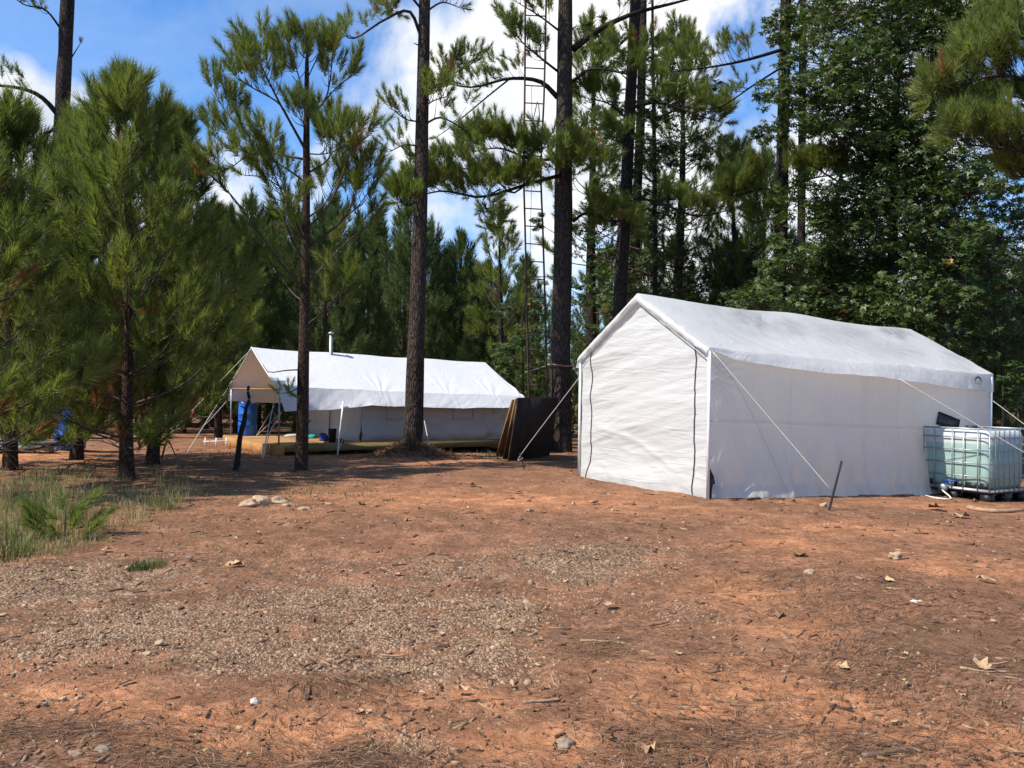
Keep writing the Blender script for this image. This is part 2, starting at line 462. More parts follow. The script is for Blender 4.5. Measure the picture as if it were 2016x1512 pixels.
soil = t.mix(t.ramp(fine, ((0.3, 0.0), (0.7, 1.0))), (0.130, 0.062, 0.035), (0.290, 0.150, 0.084))
col = t.mix(t.math('ADD', nc, t.math('MULTIPLY', t.math('SUBTRACT', big, 0.5), 0.9), clamp=True), soil, clay)
vo = t.n('ShaderNodeTexVoronoi'); vo.inputs['Scale'].default_value = 46; t.l(ob, vo.inputs['Vector'])
vs = t.n('ShaderNodeSeparateColor'); t.l(vo.outputs['Color'], vs.inputs[0])
grav = t.ramp(vs.outputs[0], ((0.0, (0.18, 0.095, 0.052)), (0.5, (0.31, 0.19, 0.112)), (0.95, (0.42, 0.30, 0.20))))
grav = t.mix(t.ramp(vo.outputs['Distance'], ((0.3, 0.0), (0.75, 0.75))), grav, (0.12, 0.066, 0.038))
gm = t.ramp(t.math('ADD', ng, t.math('ADD', t.math('MULTIPLY', t.math('SUBTRACT', mid, 0.55), 2.0), t.math('MULTIPLY', t.math('SUBTRACT', vf, 0.5), 0.5))), ((0.35, 0.0), (0.65, 1.0)))
col = t.mix(gm, col, grav)
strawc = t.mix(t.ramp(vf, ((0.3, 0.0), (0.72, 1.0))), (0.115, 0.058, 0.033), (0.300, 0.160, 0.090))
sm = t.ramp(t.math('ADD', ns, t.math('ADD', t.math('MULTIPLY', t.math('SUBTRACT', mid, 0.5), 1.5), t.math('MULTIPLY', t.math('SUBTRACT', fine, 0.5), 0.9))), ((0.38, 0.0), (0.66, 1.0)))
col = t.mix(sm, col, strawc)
lum = t.math('ADD', t.math('MULTIPLY', t.noise(ob, 3.1, 5, 0.6, 0.6), 0.9), t.math('MULTIPLY', t.noise(ob, 17, 4, 0.65), 0.75))
col = t.mix(1.0, col, t.ramp(lum, ((0.50, 0.54), (0.82, 0.98), (1.10, 1.50))), 'MULTIPLY')
b = t.n('ShaderNodeBsdfPrincipled'); b.inputs['Roughness'].default_value = 0.95; b.inputs['Specular IOR Level'].default_value = 0.12
t.l(col, b.inputs['Base Color'])
hgt = t.math('ADD', t.math('MULTIPLY', fine, 0.55), t.math('ADD', t.math('MULTIPLY', vf, 0.12), t.math('MULTIPLY', t.math('MULTIPLY', gm, vo.outputs['Distance']), -0.5)))
bp = t.n('ShaderNodeBump'); bp.inputs['Strength'].default_value = 0.8; bp.inputs['Distance'].default_value = 0.06
t.l(hgt, bp.inputs['Height']); t.l(bp.outputs[0], b.inputs['Normal'])
t.l(b.outputs[0], out.inputs[0])
M['ground'] = m

# ------------------------------------------------------------------ ground
PM = G(812, 899)                        # tall pine with needle mound
p0 = G(70, 893)
MOUNDS += [(PM[0], PM[1] - 0.05, 0.55, 0.26, 21), (p0[0], p0[1], 1.3, 0.16, 22), (p0[0] - 1.6, p0[1] + .4, 1.2, 0.18, 23)]

def axis_nodes(segs):
    o = [segs[0][0]]
    for a, b, s0, s1 in segs:
        x = a
        while x < b - 1e-6:
            f = (x - a) / (b - a)
            x = min(b, x + s0 * (s1 / s0) ** f)
            o.append(x)
    return np.array(sorted(set(np.round(o, 4))))
xs = axis_nodes([(-260, -20, 24, 1.2), (-20, -5, 1.0, 0.13), (-5, 5, 0.06, 0.06), (5, 20, 0.13, 1.0), (20, 260, 1.2, 24)])
ys = axis_nodes([(-40, 2.5, 6, 0.2), (2.5, 9, 0.045, 0.06), (9, 24, 0.06, 0.3), (24, 60, 0.4, 3), (60, 420, 4, 30)])
GX, GY = np.meshgrid(xs, ys)

def blobs(lst, x, y):
    o = np.zeros_like(x)
    for i, q in enumerate(lst):
        if len(q) == 5:
            px, py, rx, ry, amp = q; c = G(px, py); d = c[1]
            lst[i] = q = (c[0], c[1], rx * d / F, ry * d * d / (F * 1.45), amp, 0)
        cx, cy, sx, sy, amp, _ = q
        o = np.maximum(o, amp * np.exp(-(((x - cx) / sx) ** 2 + ((y - cy) / sy) ** 2)))
    return o
GRAVEL = [(250, 1190, 620, 85, .62), (800, 1190, 420, 85, .62), (1080, 1120, 260, 60, .6), (1120, 1040, 200, 35, .45), (600, 1120, 380, 50, .5), (600, 1290, 500, 50, .55), (120, 1150, 330, 60, 1), (330, 1225, 330, 55, 1), (620, 1180, 280, 45, .9), (760, 1240, 170, 50, 1.1), (980, 1215, 130, 60, 1.0), (1150, 1105, 190, 45, 1.0),
          (900, 1120, 200, 35, .7), (950, 1290, 150, 45, .95), (780, 1310, 220, 40, .9), (480, 1290, 260, 45, .85), (120, 1270, 200, 50, .7), (1250, 1075, 120, 30, .7), (90, 1495, 200, 25, .7), (790, 1480, 90, 40, .7), (1350, 1200, 120, 40, .5)]
CLAY = [(290, 1405, 230, 40, 1.1), (560, 1440, 260, 40, 1.3), (130, 1370, 200, 35, .7), (780, 1262, 60, 16, 1), (910, 1375, 160, 26, 1), (1460, 1335, 160, 38, 1.1), (1680, 1395, 150, 45, 1.0), (1900, 1470, 190, 45, 1.2),
        (1620, 1240, 140, 26, .9), (1050, 1470, 260, 40, .9), (1330, 1400, 160, 40, .9), (1560, 1070, 140, 20, .7), (1700, 1040, 220, 16, .8), (1480, 1165, 130, 25, .8), (1850, 1110, 200, 25, .7), (1900, 1000, 200, 12, .6),
        (1000, 985, 330, 22, .7), (1500, 1470, 200, 30, .8), (860, 905, 300, 8, .5), (1250, 1000, 200, 10, .5), (60, 893, 130, 14, .9), (50, 1305, 120, 20, .9)]
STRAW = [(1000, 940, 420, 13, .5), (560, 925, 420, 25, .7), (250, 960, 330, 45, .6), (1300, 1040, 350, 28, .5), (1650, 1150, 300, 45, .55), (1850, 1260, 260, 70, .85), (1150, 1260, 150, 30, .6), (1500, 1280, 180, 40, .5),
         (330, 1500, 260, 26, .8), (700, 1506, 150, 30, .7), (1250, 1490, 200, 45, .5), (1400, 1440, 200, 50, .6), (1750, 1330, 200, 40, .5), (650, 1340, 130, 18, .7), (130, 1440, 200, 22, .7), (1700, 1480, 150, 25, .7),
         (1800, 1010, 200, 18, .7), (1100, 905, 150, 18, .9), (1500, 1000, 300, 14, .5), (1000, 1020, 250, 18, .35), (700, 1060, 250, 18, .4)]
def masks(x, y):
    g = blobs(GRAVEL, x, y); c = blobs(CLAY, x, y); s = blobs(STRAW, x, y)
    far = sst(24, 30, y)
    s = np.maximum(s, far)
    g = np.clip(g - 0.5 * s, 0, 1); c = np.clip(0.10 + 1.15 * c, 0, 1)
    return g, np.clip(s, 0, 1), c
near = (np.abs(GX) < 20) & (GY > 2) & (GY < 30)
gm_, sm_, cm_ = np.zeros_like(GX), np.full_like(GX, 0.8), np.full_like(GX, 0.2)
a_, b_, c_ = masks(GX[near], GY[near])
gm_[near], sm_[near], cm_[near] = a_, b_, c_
gz = terrain(GX, GY)
amp = np.clip(1.2 - GY / 26, 0, 1) * ((GY > 2))
gz = gz + amp * (0.020 * fbm(GX * 1.9, GY * 2.6, seed=5, oct=3) + 0.009 * fbm(GX * 8, GY * 8, seed=9, oct=2))
def surf(x, y):
    x = np.asarray(x, float); y = np.asarray(y, float)
    return terrain(x, y) + np.clip(1.2 - y / 26, 0, 1) * (0.020 * fbm(x * 1.9, y * 2.6, seed=5, oct=3) + 0.009 * fbm(x * 8, y * 8, seed=9, oct=2))
g = Geo(); g.grid(np.stack([GX, GY, gz], -1))
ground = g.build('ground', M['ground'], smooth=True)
tag(ground, 'red clay yard strewn with pine straw and gravel', 'ground', kind='structure')
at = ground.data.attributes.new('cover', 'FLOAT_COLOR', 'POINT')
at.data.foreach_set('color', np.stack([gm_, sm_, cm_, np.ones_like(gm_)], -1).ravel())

def scatter_px(n, y0, y1, x0=-60, x1=2076, seed=1):
    """ground positions spread evenly over the visible patch (denser near the camera)"""
    r = np.random.default_rng(seed)
    d0 = 1.4 * F / (y1 - 771); d1 = 1.4 * F / (y0 - 771)
    d = 1 / (1 / d1 + (1 / d0 - 1 / d1) * r.random(n))
    x = (x0 + (x1 - x0) * r.random(n) - 1008) / F * d
    return x, d, r

# --- gravel (uncountable) : little deformed stones
x, y, r = scatter_px(120000, 900, 1560, seed=11)
gk, sk, ck = masks(x, y)
nz = fbm(x * 2.2, y * 2.2, seed=31, oct=3) * 0.5 + 0.5
keep = r.random(len(x)) < np.clip(gk * 1.9 * (nz - .08) + 0.15 * nz, 0, 1)
x, y, gk = x[keep], y[keep], gk[keep]
N = len(x)
oct_v = np.array([[1, 0, 0], [-1, 0, 0], [0, 1, 0], [0, -1, 0], [0, 0, 1], [0, 0, -1], ], float)
oct_f = np.array([[0, 2, 4], [2, 1, 4], [1, 3, 4], [3, 0, 4], [2, 0, 5], [1, 2, 5], [3, 1, 5], [0, 3, 5]])
cub_v = np.array([[a, b, c] for a in (-1, 1) for b in (-1, 1) for c in (-1, 1)], float)
cub_f = np.array([[0, 1, 3], [0, 3, 2], [4, 6, 7], [4, 7, 5], [0, 4, 5], [0, 5, 1], [2, 3, 7], [2, 7, 6], [1, 5, 7], [1, 7, 3]])
size = 0.0031 * np.exp(0.42 * r.standard_normal(N)) * np.where(r.random(N) < 0.03, 2.0, 1.0) * np.where(gk < .25, .7, 1.0)
sc = size[:, None] * (0.7 + 0.6 * r.random((N, 3))) * np.array([1.15, 1.15, 0.72])
v = cub_v[None] * sc[:, None] * (1 + 0.35 * (r.random((N, 8, 3)) - 0.5) * 1.6)
v[:, :, :2] *= np.where(cub_v[None, :, 2:3] > 0, 0.62, 1.0)
th = r.random(N) * 6.28; c_, s_ = np.cos(th), np.sin(th)
vx = v[..., 0] * c_[:, None] - v[..., 1] * s_[:, None]; vy = v[..., 0] * s_[:, None] + v[..., 1] * c_[:, None]
zz = surf(x, y) + size * 0.25
v = np.stack([vx + x[:, None], vy + y[:, None], v[..., 2] + zz[:, None]], -1)
f = (cub_f[None] + (np.arange(N) * 8)[:, None, None]).reshape(-1, 3)
tint = np.repeat(np.clip(0.48 + 0.22 * r.standard_normal(N) - .12 * (gk < .25), 0, 1), 8)
g = Geo(); g.add(v, f, tint)
tag(g.build('gravel', M['gravel'], tint=True), 'tan gravel washed across the red clay yard', 'gravel', kind='stuff')

# --- fallen pine needles (uncountable)
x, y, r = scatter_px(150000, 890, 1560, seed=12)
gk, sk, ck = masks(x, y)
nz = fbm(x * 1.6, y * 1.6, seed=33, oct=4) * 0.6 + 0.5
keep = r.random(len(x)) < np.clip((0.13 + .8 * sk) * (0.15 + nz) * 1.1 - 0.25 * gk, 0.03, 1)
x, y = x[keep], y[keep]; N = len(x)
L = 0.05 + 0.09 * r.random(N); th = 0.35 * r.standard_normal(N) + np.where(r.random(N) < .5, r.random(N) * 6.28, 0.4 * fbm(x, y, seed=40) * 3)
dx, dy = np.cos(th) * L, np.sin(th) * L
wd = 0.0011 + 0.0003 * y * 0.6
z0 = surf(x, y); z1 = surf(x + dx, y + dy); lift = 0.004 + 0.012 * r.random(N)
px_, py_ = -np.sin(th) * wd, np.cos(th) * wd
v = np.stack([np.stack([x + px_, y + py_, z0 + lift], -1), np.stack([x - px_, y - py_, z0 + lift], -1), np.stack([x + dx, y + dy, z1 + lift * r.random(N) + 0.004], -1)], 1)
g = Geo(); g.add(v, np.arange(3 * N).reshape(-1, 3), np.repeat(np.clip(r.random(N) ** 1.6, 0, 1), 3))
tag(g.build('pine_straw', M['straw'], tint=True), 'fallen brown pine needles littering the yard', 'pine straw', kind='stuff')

# --- twig and bark litter (uncountable)
x, y, r = scatter_px(6000, 890, 1560, seed=13)
keep = r.random(len(x)) < np.clip(.25 + .75 * (fbm(x * 1.1, y * 1.1, seed=35, oct=3) * .6 + .4), 0, 1)
x, y = x[keep], y[keep]; N = len(x)
L = (.010 + .04 * r.random(N) ** 3) * (0.7 + .09 * y); th = r.random(N) * 6.28; hw = (.002 + .0035 * r.random(N)) * (0.7 + .09 * y)
ux, uy = np.cos(th), np.sin(th); zz = surf(x, y) + hw * .6
q = np.stack([np.stack([x + a * ux * L - b * uy * hw, y + a * uy * L + b * ux * hw, zz + c * hw * .9 + .002 * (a > 0) * r.random(N)], -1) for a in (-1, 1) for b in (-1, 1) for c in (-1, 1)], 1)
f = (cub_f[None] + (np.arange(N) * 8)[:, None, None]).reshape(-1, 3)
g = Geo(); g.add(q, f, np.repeat(np.clip(r.random(N) ** 1.4, 0, 1), 8))
tag(g.build('twig_litter', M['straw'], tint=True), 'bits of twig and bark littering the yard', 'twig litter', kind='stuff')

# ------------------------------------------------------------------ foliage generators
def shoot_template(n, L, nl, wid, seed, a0=22, a1=62):
    r = np.random.default_rng(seed)
    t = r.random(n) ** 0.8
    base = np.zeros((n, 3)); base[:, 2] = t * L
    ang = np.radians(a1 - (a1 - a0) * t + 9 * r.standard_normal(n))
    az = r.random(n) * 6.28
    d = np.stack([np.sin(ang) * np.cos(az), np.sin(ang) * np.sin(az), np.cos(ang)], -1)
    ln = nl * (0.82 + 0.3 * r.random(n))
    tip = base + d * ln[:, None]
    sd = np.cross(d, r.standard_normal((n, 3))); sd /= np.linalg.norm(sd, axis=1)[:, None]
    v = np.stack([base + sd * wid / 2, base - sd * wid / 2, tip], 1)
    return v.reshape(-1, 3)

class Crown:
    """collects shoots (needle brushes) and wood tubes"""
    def __init__(s, seed): s.r = np.random.default_rng(seed); s.pos = []; s.dir = []; s.sc = []; s.tint = []; s.wood = Geo()
    def shoot(s, p, d, sc=1.0, tint=None):
        s.pos.append(p); s.dir.append(d / (np.linalg.norm(d) + 1e-9)); s.sc.append(sc)
        if tint is None:
            tint = np.clip(0.55 + 0.22 * s.r.standard_normal(), 0.02, 0.9)
        s.tint.append(tint)
    def bough(s, path, r0, n_side=10, side=0.6, start=0.3, up=0.8, dens=3, sc=1.0, rust=0.03, r1=0.008, droop=0.0):
        """main limb along path with side twigs that carry upright needle brushes"""
        r = s.r
        p = bez(path, 14) if len(path) < 14 else np.array(path)
        m = len(p)
        s.wood.tube(p, np.linspace(r0, r1, m), 6)
        for k in range(n_side):
            u = start + (1 - start) * (k + r.random() * 0.8) / n_side
            i = min(int(u * (m - 1)), m - 2)
            b = p[i] + (p[i + 1] - p[i]) * (u * (m - 1) - i)
            tg = p[min(i + 1, m - 1)] - p[i]; tg = tg / (np.linalg.norm(tg) + 1e-9)
            az = r.random() * 6.28
            sd = np.cross(tg, np.array([math.cos(az), math.sin(az), r.uniform(-.4, .8)])); sd /= np.linalg.norm(sd) + 1e-9
            if sd[2] < -0.3: sd[2] *= -0.6
            L = side * (0.45 + 0.75 * r.random()) * (1.15 - 0.6 * u)
            d0 = sd * 0.8 + tg * 0.55
            e1 = b + d0 * L * 0.5 + np.array([0, 0, -droop * L * 0.2])
            e2 = b + d0 * L * 0.9 + np.array([0, 0, up * L * 0.35])
            tw = bez([b, e1, e2], 5)
            s.wood.tube(tw, np.linspace(max(r1 * 1.1, 0.007), 0.004, 5), 4, cap=False)
            for j in range(dens):
                q = tw[r.integers(2, 5)] + r.standard_normal(3) * 0.05
                d = d0 * (0.5 + 0.5 * r.random()) + np.array([0, 0, up * (0.5 + r.random())]) + r.standard_normal(3) * 0.28
                e = q + d / np.linalg.norm(d) * 0.12
                s.shoot(e, d, sc * r.uniform(0.75, 1.15), 0.98 if r.random() < rust else None)
        for j in range(2):
            s.shoot(p[-1], p[-1] - p[-3] + np.array([0, 0, 0.1]) + r.standard_normal(3) * 0.03, sc)
    def mesh(s, tmpl, name, mat, parent, loc):
        if not s.pos: return None
        P_, D, S_, T_ = np.array(s.pos), np.array(s.dir), np.array(s.sc), np.array(s.tint)
        r = s.r
        X = np.cross(D, r.standard_normal(D.shape)); X /= np.linalg.norm(X, axis=1)[:, None] + 1e-9
        Y = np.cross(D, X)
        which = r.integers(0, len(tmpl), len(P_))
        g = Geo()
        for k, tv in enumerate(tmpl):
            q = which == k
            if not q.any(): continue
            v = (P_[q][:, None] + S_[q][:, None, None] * (tv[None, :, 0:1] * X[q][:, None] + tv[None, :, 1:2] * Y[q][:, None] + tv[None, :, 2:3] * D[q][:, None]))
            nn = v.shape[0] * v.shape[1]
            tt = np.repeat(T_[q], v.shape[1])
            jit = np.repeat(0.10 * r.standard_normal(nn // 3), 3)
            tt = np.where(tt > 0.95, tt, np.clip(tt + jit, 0, 0.92))
            g.add(v, np.arange(nn).reshape(-1, 3), tt)
        return g.build(name, mat, parent, loc, tint=True)

TM_NEAR = [shoot_template(104, 0.32, 0.185, 0.0098, 100 + i, 16, 50) for i in range(6)]
TM_MID = [shoot_template(72, 0.26, 0.19, 0.0118, 200 + i, 16, 52) for i in range(6)]
TM_FAR = [shoot_template(40, 0.36, 0.22, 0.018, 300 + i, 16, 56) for i in range(5)]

def young_pine(name, base, top, Rm, clear, seed, label, mat='pine', tmpl=None, group=None, step=0.42, nb=5, dens=7, lean=None, rfac=1.0, tscale=1.0, rb=None, uptip=0.8, barkm='bark_young', pex=0.75, ust=0.42):
    base = np.array(base, float); top = np.array(top, float)
    r = np.random.default_rng(seed)
    root = thing(name, base, label, 'tree', group)
    H = top[2] - base[2]
    hs = np.linspace(-0.1, 1, 16)
    path = base + (top - base) * hs[:, None]
    wob = 0.012 * H
    path[:, 0] += wob * np.sin(hs * 5 + seed) * hs.clip(0) * (1 - hs) * 2; path[:, 1] += wob * np.cos(hs * 4 + seed * 2) * hs.clip(0) * (1 - hs) * 2
    rb = rb or 0.0165 * H
    rad = rb * (1 - hs.clip(0)) ** 0.8 * 0.95 + 0.012 + rb * 0.35 * np.exp(-hs.clip(0) * 25)
    tr = Geo(); tr.tube(path, rad, 10, jit=0.10, seed=seed)
    tr.build('trunk', M[barkm], root, base, smooth=True)
    cr = Crown(seed + 1)
    h = clear
    az0 = r.random() * 6
    while h < H * 0.965:
        t = (h - clear) / (H - clear)
        nbr = max(3, int(nb + r.integers(-1, 2)))
        for k in range(nbr):
            az = az0 + 6.283 * (k + r.uniform(-.25, .25)) / nbr
            prof = (1 - t) ** pex * min(1.0, 0.62 + 1.6 * t)
            Lb = Rm * prof * r.uniform(0.7, 1.12) + 0.12
            el = math.radians(8 + 52 * t ** 1.2 + r.uniform(-10, 12))
            d = np.array([math.cos(az) * math.cos(el), math.sin(az) * math.cos(el), math.sin(el)])
            hb = h + r.uniform(-.1, .1)
            u = np.clip((hb / H + 0.1) / 1.1, 0, 1) * 15; i = min(int(u), 14)
            b = path[i] + (path[i + 1] - path[i]) * (u - i)
            e1 = b + d * Lb * 0.55
            e2 = b + d * Lb * 0.95 + np.array([0, 0, Lb * 0.22])
            lim = bez([b, e1, e2], 8)
            cr.wood.tube(lim, np.linspace(0.006 + 0.011 * Lb, 0.006, 8), 5, cap=False)
            ns = max(3, int(dens * (0.45 + Lb / Rm)))
            for j in range(ns):
                uu = ust + (1 - ust) * (j + r.random()) / ns
                q = lim[min(int(uu * 7), 6)] + (lim[min(int(uu * 7) + 1, 7)] - lim[min(int(uu * 7), 6)]) * (uu * 7 % 1)
                a2 = r.random() * 6.28
                sd = np.array([math.cos(a2), math.sin(a2), r.uniform(-.1, .8)])
                dd = d * 0.8 + sd * 0.75 * (1.1 - uu * 0.6)
                tl = 0.34 * (1.25 - uu * 0.7) * min(1.0, Lb / 0.8) * r.uniform(.6, 1.2)
                tip = q + dd / np.linalg.norm(dd) * tl
                if tl > 0.12: cr.wood.tube(np.array([q, (q + tip) / 2 - [0, 0, .01], tip]), [0.006, 0.005, 0.004], 3, cap=False)
                ds = dd + np.array([0, 0, uptip * (0.4 + r.random())])
                tt = None
                if uu < 0.5 and r.random() < 0.10: tt = 0.98
                cr.shoot(tip, ds, tscale * r.uniform(0.8, 1.2), tt)
            cr.shoot(lim[-1], lim[-1] - lim[-3] + np.array([0, 0, 0.06]), tscale * 1.15)
        az0 += 0.9
        h += step * r.uniform(0.8, 1.2) * (1.0 if t < .7 else 0.75)
    for q in np.linspace(0.93, 1.0, 5):
        b = path[0] + (path[-1] - path[0]) * ((q + 0.1) / 1.1)
        cr.shoot(b, np.array([r.uniform(-.5, .5) * (1.01 - q) * 6, r.uniform(-.5, .5) * (1.01 - q) * 6, 1.0]), tscale * 1.2)
    cr.wood.build('branches', M['twig'], root, base)
    cr.mesh(tmpl or TM_MID, 'crown', M[mat], root, base)
    return root

# sweetgum leaf: five pointed lobes
def leaf_template():
    vs = []; 
    for a in (0, 62, -62, 118, -118):
        L = 1.0 if abs(a) < 100 else 0.62
        c, s = math.cos(math.radians(a)), math.sin(math.radians(a))
        wv = 0.36
        vs += [(-s * wv * .8 + c * .15, c * wv * .8 + s * .15, 0.0), (s * wv * .8 + c * .15, -c * wv * .8 + s * .15, 0.0), (c * L, s * L, -0.12)]
    return np.array(vs, float)
LEAF5 = leaf_template()
LEAF2 = np.array([(0, 0, 0), (0.5, 0.36, -0.03), (1.0, 0, -0.1), (0, 0, 0), (1.0, 0, -0.1), (0.5, -0.36, -0.03)], float)

class Leafy:
    def __init__(s, seed): s.r = np.random.default_rng(seed); s.p = []; s.wood = Geo()
    def clump(s, c, rad, n, flat=0.65):
        q = s.r.standard_normal((n, 3)); q /= np.linalg.norm(q, axis=1)[:, None]
        q *= (s.r.random(n) ** 0.45)[:, None] * np.array(rad if hasattr(rad, '__len__') else (rad, rad, rad * flat))
        s.p.append(np.asarray(c) + q)
    def mesh(s, name, mat, parent, loc, size=0.075, tmpl=None, ymean=0.45, accent=0.0):
        tmpl = LEAF5 if tmpl is None else tmpl
        P_ = np.concatenate(s.p); n = len(P_); r = s.r
        nrm = np.stack([0.55 * r.standard_normal(n), 0.55 * r.standard_normal(n) - 0.25, np.ones(n) * 0.9], -1)
        nrm /= np.linalg.norm(nrm, axis=1)[:, None]
        X = np.cross(nrm, r.standard_normal((n, 3))); X /= np.linalg.norm(X, axis=1)[:, None]
        X[:, 2] -= 0.25
        Y = np.cross(nrm, X)
        sz = size * r.uniform(0.65, 1.25, n)
        v = P_[:, None] + sz[:, None, None] * (tmpl[None, :, 0:1] * X[:, None] + tmpl[None, :, 1:2] * Y[:, None] + tmpl[None, :, 2:3] * nrm[:, None])
        tt = np.clip(ymean + 0.2 * r.standard_normal(n), 0, 0.93)
        tt = np.where(r.random(n) < accent, 1.0, tt)
        g = Geo(); g.add(v, np.arange(n * len(tmpl)).reshape(-1, 3), np.repeat(tt, len(tmpl)))
        return g.build(name, mat, parent, loc, tint=True)

def tall_trunk(root, base, pts, r_base, r_top, mat='bark', k=14, seed=0, flare=0.35):
    p = bez(pts, 40)
    u = np.linspace(0, 1, 40)
    rad = r_base + (r_top - r_base) * u + r_base * flare * np.exp(-u * 38)
    g = Geo(); g.tube(p, rad, k, jit=0.07, seed=seed)
    g.build('trunk', M[mat], root, base, smooth=True)
    return p

UP = np.array([0, 0, 1.0])
def PZ(x, y, z):
    d = dir_px(x, y); return np.array([0, 0, CAMH]) + d * ((z - CAMH) / d[2])

# ------------------------------------------------------------------ right tent (white carport tent)
TL, TW, TH, TP = 6.25, 3.05, 1.975, 2.86
def L1(s, w, z): return TO + np.multiply.outer(s, TD) + np.multiply.outer(w, TN) + np.multiply.outer(z, UP)
tent = thing('carport_tent', TO, 'white gabled tarpaulin tent with two black zippers, beside the water tank', 'tent')
def rib(s): return np.sin(math.pi * np.clip(s, 0, TL) / (TL / 2)) ** 2
# roof sheet with valances
ss = np.linspace(-0.05, TL + 0.05, 190)
vv = np.concatenate([np.linspace(-1.0, 1.0, 121)])
S_, V_ = np.meshgrid(ss, vv, indexing='ij')
wv = TW / 2 + V_ * (TW / 2 + 0.035)          # -1 right eave, +1 left eave
zv = TP - (TP - TH) * np.abs(V_) + 0.02
sag = rib(S_) * (0.035 * (1 - np.abs(V_)) + 0.06 * np.sin(math.pi * np.abs(V_)))
wr = 0.010 * fbm(S_ * 0.9 + V_ * 1.3, V_ * 4 - S_ * .4, seed=51, oct=4) + 0.012 * np.abs(fbm(S_ * 2.6 + V_ * 2.2, V_ * 1.3, seed=52, oct=3)) * np.abs(V_)
tens = 0.012 * np.sin((S_ * 7.5 - np.abs(V_) * 5)) * sst(0.45, 0.95, np.abs(V_)) * (1 - rib(S_)) * np.exp(-((S_ - 0.4) / 0.6) ** 2)
zv = zv - sag + wr + tens
pts = L1(S_, wv, zv)
dirt = np.zeros_like(S_)
for s0, v0, a, b2, am in ((1.9, -.20, .55, .30, .55), (2.5, -.35, .5, .25, .45), (1.3, -.1, .35, .2, .35), (5.6, -.14, .4, .16, .8), (4.3, -.2, .6, .18, .4), (3.3, -.4, .5, .3, .3), (4.9, -.5, .8, .25, .28), (0.9, -.55, .5, .3, .14), (5.9, -.7, .3, .3, .3)):
    q = S_ - s0 + 0.9 * (np.abs(V_) - abs(v0))
    dirt = np.maximum(dirt, am * np.exp(-(q / a) ** 2 - ((V_ - v0) / b2) ** 2))
g = Geo(); g.grid(pts, (dirt * 2.0).clip(0, 1.2).ravel())
roof = g.build('roof_sheet', M['tarp'], tent, TO, smooth=True, tint=True)
def valance(side):
    u = np.linspace(0, 1, 16)
    S2, U2 = np.meshgrid(ss, u, indexing='ij')
    if side < 0:
        drop = np.interp(S2, [0, 0.35, 1.2, 3.1, 5.0, 6.0, 6.25], [0.05, 0.13, 0.20, 0.215, 0.26, 0.30, 0.31])
        flare = np.interp(S2, [0, 0.5, 3.1, 5.2, 6.2], [0.01, 0.09, 0.20, 0.10, 0.02])
    else:
        drop = np.full_like(S2, 0.2); flare = np.full_like(S2, 0.08)
    fold = 0.012 * fbm(S2 * 3.2, U2 * 0.7, seed=61, oct=3) * U2
    off = 0.035 + flare * U2 ** 0.9 + fold
    w2 = -off if side < 0 else TW + off
    z2 = TH + 0.02 - drop * U2 - rib(S2) * 0.0 + 0.012 * fbm(S2 * 1.4, U2 * 2, seed=62, oct=2) * (0.3 + U2)
    e = zv[:, 0 if side < 0 else -1]
    z2 = z2 + (e - (TH + 0.02))[:, None] * (1 - U2)
    g = Geo(); g.grid(L1(S2, w2, z2), 0.0)
    return g.build('valance', M['tarp'], tent, TO, smooth=True, tint=True)
valance(-1); valance(1)
# gable sheets
def front_off(w, z):
    """outward offset of the front sheet"""
    edge = np.minimum(w, TW - w) / 0.3
    k = sst(0, 1, edge)
    tz = z / TH
    o = 0.03 * np.sin(math.pi * np.clip(w / TW, 0, 1)) * np.sin(math.pi * np.clip(tz, 0, 1))
    o = o + 0.019 * fbm(w * 0.55 + 0.25 * z, z * 3.4 + w * 0.5, seed=71, oct=4, gain=0.55)
    o = o + 0.018 * np.abs(fbm(w * 0.8, z * 2.0 - 0.7 * w, seed=72, oct=3)) * (1 - sst(0.3, 1.2, z))
    fold = np.exp(-((z - (1.05 - 0.28 * (TW - w) - 0.05 * np.sin(w * 3))) / 0.05) ** 2)
    o = o + 0.010 * fold * sst(0.3, 1.0, w) * sst(0.0, .8, TW - w)
    o = o + 0.07 * (1 - sst(0, 0.45, z)) * (0.6 + 0.5 * vnoise(w * 1.3, 0 * w, seed=73))
    return o * (0.35 + 0.65 * k)
def gable(s0, sgn, name, mat, detail=True):
    u = np.linspace(0, 1, 100); tz = np.linspace(0, 1, 130)
    U, Tt = np.meshgrid(u, tz, indexing='ij')
    w0 = U * TW
    top = TH + (TP - TH) * (1 - np.abs(w0 - TW / 2) / (TW / 2)) - 0.015
    bot = 0.0 + 0.012 * vnoise(w0 * 2.5, 0 * w0, seed=74)
    z0 = bot + (top - bot) * Tt
    off = front_off(w0, z0) if detail else 0 * w0
    g = Geo(); g.grid(L1(s0 - sgn * off, w0, z0), (0.5 * np.exp(-(z0 / .14) ** 2)).ravel())
    return g.build(name, mat, tent, TO, smooth=True, tint=True)
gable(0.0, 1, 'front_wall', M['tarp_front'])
gable(TL, -1, 'back_wall', M['tarp_front'], False)
